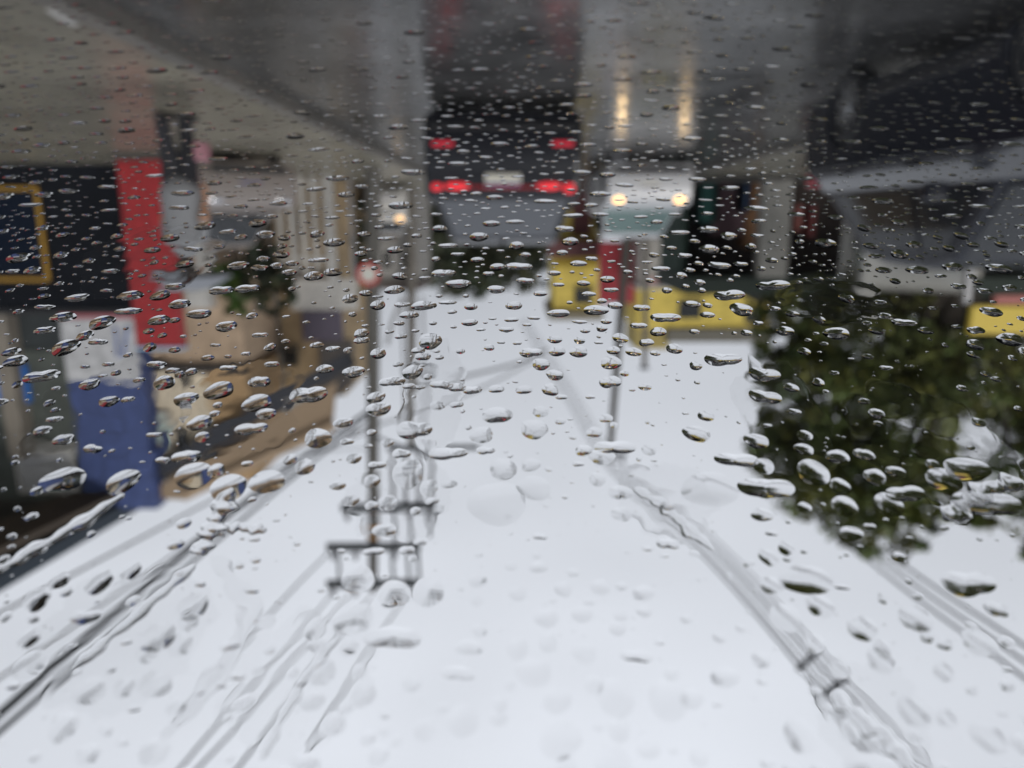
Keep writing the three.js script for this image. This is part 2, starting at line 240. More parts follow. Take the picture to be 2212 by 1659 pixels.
// ------------------------------------------------------------------ buildings, right-hand side of the street
function windowPart(parent, x0, x1, y0, y1, z, frameMat, glassMat, dir = 1) {    // on a wall that faces +z
  const w = part('window', bx(x0, x1, y0, y1, z - 0.1, z + 0.015), glassMat, parent), f = 0.07;
  part('frame', mergeGeometries([bx(x0 - f, x0, y0 - f, y1 + f, z, z + 0.06), bx(x1, x1 + f, y0 - f, y1 + f, z, z + 0.06), bx(x0, x1, y1, y1 + f, z, z + 0.06), bx(x0, x1, (y0 + y1) / 2 - 0.02, (y0 + y1) / 2 + 0.02, z + 0.016, z + 0.05)]), frameMat, w);
  part('sill', bx(x0 - 0.12, x1 + 0.12, y0 - f - 0.08, y0 - f, z, z + 0.14), frameMat, w); return w;
}
const X = (u, v, D) => at(u, v, D).x, Y = (u, v, D) => at(u, v, D).y;
{ // blue shop
  const D = 20, t = thing('blue_shop', 'shop with deep blue upper wall above a white banner, behind the red pylon', 'building', [0, 0, 0]);
  const x0 = X(318, 900, D), x1 = 17.5, top = Y(150, 1100, D);
  part('lower_wall', bx(x0, x1, PAVE, Y(200, 760, D), -D - 1.2, -D - 0.3), wall(0.045, 0.055, 0.06), t);
  const bl = part('upper_wall', bx(x0, X(165, 950, D), Y(200, 760, D), top, -D - 0.6, -D), wall(0.06, 0.095, 0.27, 0.6), t); bl.userData.label = 'deep blue painted wall';
  part('side_wall', bx(X(165, 950, D), x1, Y(200, 760, D), top - 0.2, -D - 1.2, -D - 0.25), wall(0.10, 0.115, 0.105), t);
  const w = windowPart(t, X(150, 1020, D), X(30, 1020, D), Y(90, 975, D), Y(90, 1065, D), -D - 0.24, M.white, mat(0.34, 0.34, 0.34, 0.3)); w.userData.label = 'pale grey window panel';
  part('pillar', bx(X(48, 950, D) - 0.2, X(48, 950, D) + 0.25, PAVE, Y(48, 985, D), -D - 0.25, -D + 0.25), wall(0.3, 0.27, 0.23), t);
  part('doorway', bx(x0 + 0.6, x0 + 2.2, PAVE, 2.5, -D - 0.32, -D - 0.26), M.darkGlass, t);
  const bp = part('bright_panel', bx(X(52, 830, D), X(-40, 830, D), Y(0, 790, D), Y(0, 872, D), -D - 0.25, -D - 0.1), mat(0.02, 0.16, 0.55, 0.4), t); bp.userData.label = 'bright blue sign panel';
  part('gutter', beamGeo(at(-120, 1315, 15.2), at(330, 1058, 21.6), 0.5, 0.42), mat(0.012, 0.022, 0.035, 0.45), t);
  part('soffit', beamGeo(at(-120, 1215, 15.9), at(330, 1010, 22.2), 1.5, 0.16), wall(0.12, 0.095, 0.075), t);
  part('roof', slab([at(-120, 1300, 15.4), at(330, 1050, 21.8), at(330, 1050, 21.8).add(V(7, 0.4, -3)), at(-120, 1300, 15.4).add(V(7, 0.4, -3))], V(0, 1, 0), 0.1), mat(0.05, 0.05, 0.05, 0.8), t);
}
{ // banner: white with blue letters shapes and pink lower band
  const D = 19.3, t = thing('shop_banner', 'white banner with pink lower band and two blurred blue strokes, on the blue shop', 'banner');
  const x0 = X(292, 740, D), x1 = X(134, 740, D), y0 = Y(210, 640, D), y1 = Y(210, 688, D), y2 = Y(210, 825, D);
  part('white_panel', rbx(x0, x1, y1, y2, -D - 0.08, -D, 0.02), mat(0.62, 0.63, 0.66, 0.5, { map: rep(grime, 1, 1) }), t);
  const pk = part('pink_band', rbx(x0, x1, y0, y1 - 0.003, -D - 0.08, -D - 0.004, 0.015), mat(0.42, 0.12, 0.14, 0.5), t); pk.userData.label = 'dusty pink band';
  const blue = mat(0.16, 0.22, 0.45, 0.5);
  for (const [ua, ub] of [[276, 268], [250, 256]]) part('blue_stroke', beamGeo(at(ua, 705, D - 0.02).setZ(-D + 0.004), at(ub, 772, D - 0.02).setZ(-D + 0.004), 0.2, 0.02), blue, t);
  for (const s of [0.15, 0.85]) part('fixing_post', bx(lerp(x0, x1, s) - 0.05, lerp(x0, x1, s) + 0.05, PAVE, y2 - 0.1, -D - 0.2, -D - 0.09), M.steel, t);
}
{ // beige building facing the camera
  const D = 20.7, t = thing('beige_building', 'cream and tan two storey building with a dark cornice, left of the blue shop', 'building');
  const cream = wall(0.86, 0.75, 0.58), tan = wall(0.56, 0.42, 0.3), ochre = wall(0.55, 0.37, 0.2), pale = wall(0.52, 0.50, 0.47);
  const xR = X(318, 900, D) + 0.1, yc = Y(460, 795, D), yt = Y(400, 1040, D), xm = X(452, 890, D), xl = X(538, 890, D);
  part('ground_wall', bx(xl, xR, PAVE, yc - 0.12, -D - 3, -D), tan, t);
  const c = part('upper_wall', bx(xm, xR, yc + 0.12, yt, -D - 3, -D - 0.05), cream, t); c.userData.label = 'cream painted wall';
  part('corner_wall', bx(xl, xm - 0.004, yc + 0.12, yt, -D - 3, -D - 0.1), ochre, t);
  part('cornice', bx(xl - 0.08, xR, yc - 0.12, yc + 0.12, -D - 0.3, -D + 0.18), wall(0.06, 0.05, 0.045), t);
  const w1 = windowPart(t, X(362, 930, D), X(322, 930, D), Y(340, 905, D), Y(340, 962, D), -D - 0.05, pale, mat(0.42, 0.5, 0.46, 0.3)); w1.userData.label = 'pale mint window';
  windowPart(t, X(406, 950, D), X(384, 950, D), Y(395, 935, D), Y(395, 966, D), -D - 0.05, M.darkConcrete, M.darkGlass);
  windowPart(t, X(406, 820, D), X(384, 820, D), Y(395, 803, D) + 0.25, Y(395, 830, D), -D - 0.05, M.darkConcrete, M.darkGlass);
  part('white_side', bx(X(466, 620, D), X(417, 620, D), PAVE, Y(440, 662, D), -D + 0.002, -D + 0.5), M.white, t);
  // recessed part and tan block farther back
  const E = 24;
  part('recess_wall', bx(X(616, 760, E), X(530, 760, E), PAVE, Y(580, 900, E), -E - 5, -E), pale, t);
  part('recess_bay', bx(X(600, 760, E), X(572, 760, E), Y(580, 690, E), Y(580, 760, E), -E + 0.002, -E + 0.35), wall(0.2, 0.16, 0.14), t);
  part('tan_block', bx(X(745, 760, E), X(616, 760, E), PAVE, Y(650, 850, E), -E - 5, -E + 0.3), wall(0.5, 0.37, 0.22), t);
  const sg = part('purple_sign', rbx(X(746, 700, E), X(662, 700, E), Y(700, 668, E), Y(700, 732, E), -E + 0.31, -E + 0.5, 0.02), mat(0.10, 0.085, 0.12, 0.5), t); sg.userData.label = 'dull purple sign board';
  windowPart(t, X(645, 765, E), X(622, 765, E), Y(630, 752, E), Y(630, 782, E), -E + 0.3, M.darkConcrete, M.darkGlass);
  // eaves running obliquely over both: dark beam and brown soffit
  part('eave_beam', beamGeo(at(270, 1062, 20.35), at(760, 772, 20.5), 0.22, 0.42), mat(0.018, 0.02, 0.028, 0.5), t);
  part('gable_board', slab([at(300, 1076, 20.3), at(725, 825, 20.45), at(715, 935, 20.45), at(400, 1080, 20.35)], V(0, 0, -1), 0.2), wall(0.5, 0.37, 0.25), t);
  part('upper_fascia', beamGeo(at(396, 1074, 20.2), at(722, 918, 20.3), 0.12, 0.24), wall(0.52, 0.39, 0.27), t);
  part('dark_gable', slab([at(690, 740, 23.5), at(690, 890, 23.5), at(760, 830, 23.5), at(760, 735, 23.5)], V(0, 0, -1), 0.3), mat(0.09, 0.08, 0.075, 0.7), t);
}
{ // dark kiosk with the yellow framed window
  const D = 17.4, t = thing('dark_kiosk', 'dark navy kiosk with a yellow framed window at the right end of the pavement', 'kiosk');
  const x0 = X(262, 500, D), x1 = 14.5, y1 = Y(150, 668, D);
  part('front_wall', bx(x0, x1, PAVE, y1, -D - 0.35, -D), mat(0.005, 0.007, 0.012, 0.75, { specularIntensity: 0.3, map: rep(grime, 1.5, 1.5) }), t);
  part('side_wall', bx(x0, x0 + 0.2, PAVE, y1, -D - 2, -D - 0.352), mat(0.005, 0.007, 0.012, 0.75, { specularIntensity: 0.3, map: rep(grime, 1.5, 1.5) }), t);
  part('flat_roof', bx(x0 - 0.1, x1, y1, y1 + 0.12, -D - 2.1, -D + 0.05), M.black, t);
  const yel = mat(0.36, 0.2, 0.02, 0.5), xa = X(97, 500, D), xb = X(-70, 500, D), ya = Y(50, 403, D), yb = Y(50, 607, D), f = 0.085;
  const w = part('window', bx(xa + f, xb - f, ya + f, yb - f, -D + 0.002, -D + 0.03), mat(0.004, 0.008, 0.018, 0.5, { specularIntensity: 0.15 }), t);
  for (const g of [rbx(xa, xa + f, ya, yb, -D + 0.003, -D + 0.09, 0.02), rbx(xb - f, xb, ya, yb, -D + 0.003, -D + 0.09, 0.02), rbx(xa + f, xb - f, yb - f, yb, -D + 0.004, -D + 0.088, 0.02), rbx(xa + f, xb - f, ya, ya + f, -D + 0.004, -D + 0.088, 0.02)]) part('yellow_frame', g, yel, w);
}
{ // red pylon
  const D = 14.35, t = thing('red_pylon', 'tall plain red pylon sign standing on the pavement behind the pedestrian', 'pylon sign');
  const x0 = X(386, 650, D), x1 = X(283, 650, D), y1 = Y(335, 749, D), red = mat(0.40, 0.02, 0.025, 0.45, { map: rep(grime, 1, 2) });
  part('panel', rbx(x0, x1, PAVE + 0.12, y1, -D - 0.22, -D, 0.03), red, t);
  part('plinth', rbx(x0 - 0.06, x1 + 0.06, PAVE, PAVE + 0.118, -D - 0.3, -D + 0.08, 0.02), M.darkConcrete, t);
  part('cap', rbx(x0 - 0.02, x1 + 0.02, y1 + 0.002, y1 + 0.06, -D - 0.24, -D + 0.02, 0.015), mat(0.34, 0.5, 0.68, 0.5), t);
}
{ // white gate of upright bars with the white board over it
  const D = 22, t = thing('white_gate', 'white gate of tall upright bars beside the utility pole', 'gate');
  const y1 = Y(660, 600, D);
  for (let i = 0; i < 5; i++) { const x = X(606 + i * 25, 500, D); part('bar', rbx(x - 0.075, x + 0.075, PAVE, y1 - 0.1 - 0.12 * (i % 2), -D - 0.05, -D + 0.05, 0.015), M.white, t); }
  part('top_rail', bx(X(712, 500, D), X(600, 500, D), y1 - 0.6, y1 - 0.5, -D - 0.12, -D - 0.052), M.white, t);
  part('bottom_rail', bx(X(712, 500, D), X(600, 500, D), PAVE + 0.15, PAVE + 0.25, -D - 0.12, -D - 0.052), M.white, t);
  part('gate_post', bx(X(714, 500, D) - 0.1, X(714, 500, D) + 0.1, PAVE, y1 + 0.4, -D - 0.2, -D + 0.12), M.white, t);
}
{ const D = 23, t = thing('white_board', 'plain white sign board above the white gate', 'sign board');
  part('board', rbx(X(772, 640, D), X(628, 640, D), Y(700, 602, D), Y(700, 670, D), -D - 0.1, -D, 0.02), M.white, t);
  for (const u of [640, 762]) part('post', bx(X(u, 600, D) - 0.06, X(u, 600, D) + 0.06, PAVE, Y(u, 660, D), -D - 0.24, -D - 0.102), M.steel, t);
}
{ const D = 33, t = thing('pale_house', 'pale grey house behind the utility pole', 'house');
  part('wall', bx(X(905, 600, D), X(762, 600, D), PAVE, Y(800, 610, D), -D - 5, -D), wall(0.42, 0.41, 0.40), t);
  part('roof', bx(X(912, 600, D), X(755, 600, D), Y(800, 610, D), Y(800, 610, D) + 0.3, -D - 5.2, -D + 0.3), wall(0.2, 0.17, 0.16), t);
  windowPart(t, X(890, 560, D), X(866, 560, D), Y(880, 545, D), Y(880, 580, D), -D, M.white, M.darkGlass);
  windowPart(t, X(846, 560, D), X(826, 560, D), Y(840, 545, D), Y(840, 580, D), -D, M.white, M.darkGlass);
  part('door', bx(X(858, 480, D), X(848, 480, D) + 0.6, PAVE, 2.2, -D, -D + 0.05), M.wood, t);
}

// ------------------------------------------------------------------ buildings, left-hand side
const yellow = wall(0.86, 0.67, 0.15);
{ const D = 44, t = thing('yellow_house', 'yellow house with a small dark window left of the red banner', 'building');
  const x0 = X(1292, 620, D), x1 = X(1197, 620, D), y1 = Y(1250, 672, D);
  part('wall', bx(x0, x1, 0, y1, -D - 6, -D), yellow, t);
  part('roof', bx(x0 - 0.3, x1 + 0.3, y1, y1 + 0.5, -D - 6.2, -D + 0.4), wall(0.3, 0.27, 0.2), t);
  part('band', bx(x0, x1, Y(1250, 556, D), Y(1250, 575, D), -D + 0.002, -D + 0.1), wall(0.42, 0.30, 0.03), t);
  windowPart(t, X(1276, 640, D), X(1243, 640, D), Y(1260, 622, D), Y(1260, 654, D), -D, M.darkConcrete, M.darkGlass);
  part('shop_canopy', bx(x0 - 0.1, x1 + 0.4, 2.6, Y(1250, 554, D), -D + 0.11, -D + 1.2), mat(0.11, 0.035, 0.035, 0.6), t);
  part('door', bx(x0 + 0.5, x0 + 1.6, 0, 2.3, -D, -D + 0.06), mat(0.12, 0.03, 0.03, 0.6), t);
}
{ const D = 43, t = thing('yellow_shop', 'long yellow building with two dark windows and a grey parapet', 'building');
  const x0 = X(1662, 680, D), x1 = X(1376, 680, D), y0 = Y(1500, 622, D), y1 = Y(1500, 710, D), y2 = Y(1500, 738, D);
  part('lower_wall', bx(x0, x1, PAVE, y0, -D - 6, -D - 0.3), wall(0.25, 0.24, 0.22), t);
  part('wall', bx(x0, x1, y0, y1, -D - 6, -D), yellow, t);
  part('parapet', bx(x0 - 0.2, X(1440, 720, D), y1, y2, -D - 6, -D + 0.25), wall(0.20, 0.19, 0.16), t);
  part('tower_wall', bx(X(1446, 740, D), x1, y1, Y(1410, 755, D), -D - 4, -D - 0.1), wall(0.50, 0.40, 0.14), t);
  windowPart(t, X(1512, 665, D), X(1468, 665, D), Y(1490, 652, D), Y(1490, 686, D), -D, M.darkConcrete, M.darkGlass);
  windowPart(t, X(1645, 680, D), X(1612, 680, D), Y(1625, 668, D), Y(1625, 696, D), -D, M.darkConcrete, M.darkGlass);
  const s = part('teal_sign', rbx(X(1655, 610, D), X(1532, 610, D), Y(1590, 594, D), Y(1590, 624, D), -D + 0.002, -D + 0.2, 0.02), mat(0.01, 0.11, 0.09, 0.5), t); s.userData.label = 'dark teal fascia sign';
  part('red_disc', new THREE.CylinderGeometry(0.42, 0.42, 0.05, 24).rotateX(Math.PI / 2).translate(X(1600, 610, D), Y(1600, 610, D), -D + 0.23), mat(0.5, 0.09, 0.05, 0.5), s);
  part('shop_front', bx(x0 + 1, x1 - 4, PAVE, 2.6, -D - 0.32, -D - 0.26), M.darkGlass, t);
}
{ const D = 40, t = thing('red_banner', 'tall red banner hanging between the two yellow buildings', 'banner');
  part('cloth', rbx(X(1372, 590, D), X(1294, 590, D), Y(1330, 522, D), Y(1330, 655, D), -D - 0.05, -D, 0.02), mat(0.40, 0.03, 0.045, 0.7, { map: rep(grime, 1, 1) }), t);
  for (const u of [1296, 1370]) part('pole', barGeo(V(X(u, 590, D), 0, -D - 0.1), V(X(u, 590, D), Y(1330, 657, D), -D - 0.1), 0.05), M.steel, t);
}
{ const D = 38, t = thing('white_booth', 'small off-white booth behind the silver oncoming car', 'booth');
  const x0 = X(1482, 560, D), x1 = X(1384, 560, D), y1 = Y(1430, 618, D);
  part('wall', bx(x0, x1, PAVE, y1, -D - 2.5, -D), wall(0.52, 0.50, 0.47), t);
  part('roof', bx(x0 - 0.15, x1 + 0.15, y1, y1 + 0.15, -D - 2.6, -D + 0.2), M.white, t);
  const b = part('awning_board', bx(x0 + 0.3, x1 - 0.3, y1 - 0.45, y1 - 0.1, -D + 0.002, -D + 0.08), mat(0.5, 0.3, 0.28, 0.6), t); b.userData.label = 'faded pink board';
  part('hatch', bx(x0 + 0.5, x1 - 0.5, 1.3, 2.3, -D + 0.002, -D + 0.03), M.darkGlass, t);
}
{ // dark arcade shop with white columns, behind the tree
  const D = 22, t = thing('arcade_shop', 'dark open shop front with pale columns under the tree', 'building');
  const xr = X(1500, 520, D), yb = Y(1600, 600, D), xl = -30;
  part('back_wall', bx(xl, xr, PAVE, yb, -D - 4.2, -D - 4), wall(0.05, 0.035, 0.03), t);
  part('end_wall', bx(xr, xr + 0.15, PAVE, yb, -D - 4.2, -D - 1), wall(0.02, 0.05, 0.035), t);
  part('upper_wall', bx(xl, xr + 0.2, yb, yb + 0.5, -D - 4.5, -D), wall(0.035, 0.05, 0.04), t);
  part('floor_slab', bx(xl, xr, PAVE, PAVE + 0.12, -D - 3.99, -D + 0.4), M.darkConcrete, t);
  for (const [u, w] of [[1674, 0.42], [1905, 0.3], [2110, 0.3]]) { const x = X(u, 520, D); part('column', rbx(x - w, x + w, PAVE + 0.121, yb - 0.002, -D - 0.5, -D, 0.03), wall(0.42, 0.41, 0.38), t); }
  for (const [u, y0, h, w, c] of [[1530, 0.25, 1.2, 0.3, [0.02, 0.12, 0.1]], [1570, 0.25, 1.6, 0.5, [0.10, 0.05, 0.06]], [1600, 0.25, 0.9, 0.3, [0.02, 0.05, 0.12]], [1625, 0.25, 2.0, 0.25, [0.20, 0.09, 0.03]], [1722, 0.9, 0.8, 0.12, [0.2, 0.05, 0.04]], [1752, 0.9, 1.0, 0.09, [0.22, 0.04, 0.04]]]) {
    const x = X(u, 520, D + 2); part('display_rack', rbx(x - w, x + w, y0, y0 + h, -D - 3, -D - 2, 0.03), mat(...c, 0.6), t);
  }
}
{ const D = 12.2, t = thing('yellow_sign', 'bright yellow sign board under the tree with a red edge', 'sign board');
  const y = part('board', rbx(X(2320, 690, D), X(2098, 690, D), Y(2150, 660, D), Y(2150, 722, D), -D - 0.12, -D, 0.03), mat(0.62, 0.46, 0.06, 0.5), t);
  part('red_edge', rbx(X(2320, 650, D), X(2150, 650, D), Y(2150, 638, D), Y(2150, 657, D), -D - 0.12, -D, 0.02), mat(0.4, 0.13, 0.11, 0.5), t);
  for (const u of [2120, 2280]) part('post', bx(X(u, 500, D) - 0.06, X(u, 500, D) + 0.06, PAVE, Y(u, 658, D), -D - 0.22, -D - 0.122), M.steel, t);
}
{ const D = 30, t = thing('dark_house', 'dark low house behind the tree', 'house');
  part('wall', bx(-40, X(1700, 620, D), PAVE, Y(1900, 650, D), -D - 6, -D), wall(0.05, 0.055, 0.045), t);
  part('roof', bx(-40, X(1690, 620, D), Y(1900, 650, D), Y(1900, 650, D) + 0.35, -D - 6.2, -D + 0.4), wall(0.035, 0.04, 0.035), t);
  windowPart(t, X(1850, 600, D), X(1815, 600, D), 3.0, 4.0, -D, M.darkConcrete, M.darkGlass);
}

// ------------------------------------------------------------------ trees
const leafMat = (r, g, b) => new THREE.MeshPhysicalMaterial({ color: rgb(r, g, b), roughness: 0.6, vertexColors: true, side: THREE.DoubleSide });
function crown(blobs, count, size) {
  const pos = [], nor = [], col = [], idx = [];
  const total = blobs.reduce((a, b) => a + b[3] * b[4] * b[3], 0);
  for (const [cx, cy, cz, rx, ry] of blobs) {
    const n = Math.round(count * (rx * ry * rx) / total), clumps = Math.max(6, Math.round(n / 45)), C = [];
    for (let i = 0; i < clumps; i++) { const d = V(rr(-1, 1), rr(-1, 1), rr(-1, 1)); if (d.length() > 1) { i--; continue; } d.setLength(Math.pow(d.length(), 0.6)); C.push([cx + d.x * rx, cy + d.y * ry, cz + d.z * rx, rr(0.11, 0.27) * rx, rr(0.55, 1.5), rnd()]); }
    for (let i = 0; i < n; i++) {
      const [x, y, z, r, tone, warmth] = C[(rnd() * clumps) | 0], d = V(rr(-1, 1), rr(-0.7, 0.7), rr(-1, 1)).multiplyScalar(r), p = V(x, y, z).add(d);
      const q = new THREE.Quaternion().setFromEuler(new THREE.Euler(rr(-0.9, 0.9), rr(0, 6.28), rr(-0.9, 0.9))), s = size * rr(0.6, 1.4), b = pos.length / 3;
      const shape = [[-0.5, 0, 0], [0, 0.06, 0.28], [0.5, -0.05, 0], [0, 0.06, -0.28]], nn = V(0, 1, 0).applyQuaternion(q), c = tone * rr(0.75, 1.25);
      for (const v of shape) { const w = V(...v).multiplyScalar(s).applyQuaternion(q).add(p); pos.push(w.x, w.y, w.z); nor.push(nn.x, nn.y, nn.z); col.push(c * (1 + 0.5 * warmth), c, c * (1 - 0.35 * warmth)); }
      idx.push(b, b + 1, b + 2, b, b + 2, b + 3);
    }
  }
  const g = new THREE.BufferGeometry(); g.setAttribute('position', new THREE.Float32BufferAttribute(pos, 3)); g.setAttribute('normal', new THREE.Float32BufferAttribute(nor, 3)); g.setAttribute('color', new THREE.Float32BufferAttribute(col, 3)); g.setIndex(idx); return g;
}
function trunkGeo(base, tips, r) {
  const gs = []; const fork = base.clone().lerp(tips.reduce((a, b) => a.add(b), V(0, 0, 0)).multiplyScalar(1 / tips.length), 0.45);
  gs.push(barGeo(base, fork, r, r * 0.65, 10)); for (const t of tips) { const mid = fork.clone().lerp(t, 0.5).add(V(rr(-0.3, 0.3), rr(0, 0.3), rr(-0.3, 0.3))); gs.push(barGeo(fork, mid, r * 0.5, r * 0.33, 8), barGeo(mid, t, r * 0.33, r * 0.12, 8)); }
  return mergeGeometries(gs);
}
function tree(label, base, blobs, count, size, color, r = 0.2, group) {
  const t = thing('tree', label, 'tree', [0, 0, 0], 0, group);
  part('trunk', trunkGeo(base, blobs.map((b) => V(b[0], b[1], b[2])), r), M.bark, t);
  part('crown', crown(blobs, count, size), leafMat(...color), t);
}
{ // the big tree
  const c = (u, v, D, rx, ry) => { const p = at(u, v, D); return [p.x, p.y, p.z, rx, ry]; };
  tree('large dark green tree overhanging the left pavement', V(-9.3, PAVE, -14.5), [c(1830, 1020, 13.6, 1.4, 1.05), c(1760, 860, 14.2, 1.2, 1.1), c(1950, 900, 14.0, 1.3, 1.2), c(1900, 740, 14.8, 1.5, 1.0), c(2100, 780, 14.8, 1.6, 1.1), c(1900, 1130, 13.2, 0.85, 0.6), c(2180, 1020, 13.8, 0.9, 0.8), c(2050, 1090, 13.2, 0.8, 0.65), c(2330, 900, 14.4, 1.5, 1.4), c(1700, 730, 15.2, 0.8, 0.75), c(1715, 970, 14.0, 0.9, 0.95), c(1960, 1175, 13.2, 0.45, 0.4), c(2350, 1150, 13.8, 1.2, 0.9), c(1730, 670, 15.2, 0.9, 0.6), c(1830, 655, 15.4, 1.0, 0.6), c(2010, 690, 15.2, 1.1, 0.6), c(1665, 770, 14.8, 0.6, 0.6), c(1880, 1020, 13.8, 1.2, 0.9)], 52000, 0.15, [0.085, 0.125, 0.038], 0.24);
}
{ const far = [[985, 572, 62, 2.7, 2.6, 'dark tree straight ahead above the hatchback'], [1060, 566, 66, 3.0, 2.5, 'rounded dark tree at the end of the street'], [1130, 566, 64, 2.5, 2.7, 'dark tree beside the yellow house'], [930, 540, 58, 2.0, 2.2, 'tree behind the second utility pole'], [865, 565, 50, 1.8, 1.7, 'green tree behind the pale house'], [1020, 606, 60, 1.7, 1.4, 'tallest dark tree at the end of the street']];
  for (const [u, v, D, rx, ry, l] of far) { const p = at(u, v, D); tree(l, V(p.x, 0, p.z), [[p.x, p.y, p.z, rx, ry], [p.x - rx * 0.5, p.y - ry * 0.7, p.z, rx, ry * 0.8], [p.x + rx * 0.5, p.y - ry * 0.9, p.z + 0.5, rx * 0.9, ry * 0.8]], 6000, 0.42, [0.045, 0.065, 0.04], 0.2, 'trees at the end of the street'); }
  for (const [u, v, D, rx, ry, l] of [[560, 596, 19.5, 0.5, 0.85, 'dark shrub tree in front of the beige building'], [515, 640, 19.8, 0.45, 0.5, 'bright green shrub top against the beige wall'], [735, 545, 26, 0.9, 1.3, 'dark green tree behind the white gate'], [600, 625, 19.8, 0.55, 0.75, 'dark tree between the beige building and the white board'], [775, 560, 27, 0.6, 1.3, 'narrow tree beside the utility pole']]) {
    const p = at(u, v, D); tree(l, V(p.x, PAVE, p.z), [[p.x, p.y, p.z, rx, ry], [p.x + 0.2, p.y - ry * 0.9, p.z + 0.1, rx, ry * 0.8]], 2200, 0.2, l.startsWith('bright') ? [0.06, 0.13, 0.03] : [0.03, 0.045, 0.026], 0.1);
  }
}

// ------------------------------------------------------------------ poles, lamp, sign
const wirePts = {};
{ // near utility pole with three cross-arms
  const D = 19, t = thing('utility_pole', 'tall concrete utility pole with three dark cross-arms', 'utility pole');
  const b = at(806, 375, D), top = at(806, 1276, D); b.y = PAVE;
  part('post', barGeo(b, top, 0.2, 0.125, 16), wall(0.14, 0.135, 0.125), t);
  const orange = mat(0.35, 0.16, 0.02, 0.6);
  [[1097, 737, 942], [1182, 706, 908], [1262, 706, 906]].forEach(([v, u0, u1], k) => {
    const a = at(u0, v, D - 0.2), c = at(u1, v - 2, D - 0.2); part('cross_arm', beamGeo(a, c, 0.14, 0.2), M.arm, t);
    for (const [i, f] of [0.06, 0.3, 0.72, 0.94].entries()) { const p = a.clone().lerp(c, f); part('insulator', mergeGeometries([new THREE.CylinderGeometry(0.03, 0.03, 0.3, 10), new THREE.CylinderGeometry(0.07, 0.085, 0.07, 12).translate(0, 0.03, 0), new THREE.CylinderGeometry(0.055, 0.075, 0.07, 12).translate(0, 0.13, 0)]).translate(p.x, p.y + 0.2, p.z), M.porcelain, t); wirePts[`${k}${i}`] = p.clone().add(V(0, 0.36, 0)); }
  });
  for (const u of [848, 876, 905, 932]) part('drop_fuse', barGeo(at(u, 968, D - 0.1), at(u, 1090, D - 0.1), 0.05, 0.065), M.porcelain, t);
  for (const [u, v0, v1] of [[850, 1100, 1176], [885, 1100, 1178], [925, 1100, 1160], [846, 1186, 1256], [880, 1186, 1256], [902, 1186, 1256], [730, 1186, 1258]]) part('jumper_lead', barGeo(at(u, v0, D - 0.1), at(u + 4, v1, D - 0.1), 0.045), M.arm, t);
  for (const v of [1100, 1140, 1158]) part('clamp_ring', new THREE.CylinderGeometry(0.16, 0.16, 0.09, 14).translate(at(806, v, D).x, at(806, v, D).y, -D), orange, t);
  part('guy_rod', barGeo(at(800, 940, D - 0.15), at(934, 988, D - 0.15), 0.03), M.arm, t);
}
{ const D = 32, t = thing('utility_pole', 'second utility pole farther off with a long cross-arm and a curved lamp arm', 'utility pole');
  const b = at(889, 420, D), top = at(889, 972, D); b.y = PAVE;
  part('post', barGeo(b, top, 0.22, 0.16, 14), M.concrete, t);
  part('cross_arm', beamGeo(at(836, 968, D - 0.2), at(1035, 966, D - 0.2), 0.16, 0.2), M.arm, t);
  part('lower_arm', beamGeo(at(868, 800, D - 0.2), at(942, 798, D - 0.2), 0.14, 0.16), M.arm, t);
  part('lamp_arm', new THREE.TubeGeometry(new THREE.CatmullRomCurve3([at(889, 640, D - 0.2), at(868, 655, D - 0.25), at(850, 690, D - 0.3), at(836, 745, D - 0.4)]), 24, 0.09, 10), M.steel, t);
  for (const [u, r] of [[912, 0.2], [868, 0.16]]) part('cable_sheath', barGeo(at(u, 640, D - 0.25), at(u + 8, 940, D - 0.25), 0.05), M.thinCable, t);
}
{ const D = 31, t = thing('street_lamp_pole', 'thin leaning dark pole on the left side against the sky', 'pole');
  const b = at(1362, 424, D), top = at(1316, 998, D); b.y = PAVE; part('post', barGeo(b, top, 0.2, 0.13, 14), M.darkConcrete, t);
  part('cap_arm', beamGeo(at(1288, 985, D), at(1352, 983, D), 0.14, 0.14), M.arm, t);
  for (const u of [1292, 1346]) part('insulator', barGeo(at(u, 985, D), at(u, 1000, D), 0.07, 0.05), M.porcelain, t);
}
{ const D = 36, t = thing('street_lamp_pole', 'grey pole standing before the long yellow building', 'pole');
  const b = at(1398, 424, D), top = at(1392, 792, D); b.y = PAVE; part('post', barGeo(b, top, 0.17, 0.13, 12), M.concrete, t); part('cap', new THREE.CylinderGeometry(0.23, 0.23, 0.1, 12).translate(top.x, top.y + 0.05, top.z), M.arm, t);
}
{ const D = 18.5, t = thing('round_sign', 'round road sign with red ring and pale centre, on the utility pole', 'road sign'), c = at(796, 592, D), pole = at(806, 592, 19);
  t.position.copy(c);
  part('disc', new THREE.CylinderGeometry(0.29, 0.29, 0.02, 40).rotateX(Math.PI / 2), mat(0.55, 0.55, 0.5, 0.5), t);
  part('red_ring', new THREE.RingGeometry(0.19, 0.292, 48).translate(0, 0, 0.013), mat(0.42, 0.05, 0.04, 0.5), t);
  part('bracket', beamGeo(V(0, 0, -0.01), V(pole.x - c.x, 0, -0.35), 0.04, 0.05), M.steel, t);
}

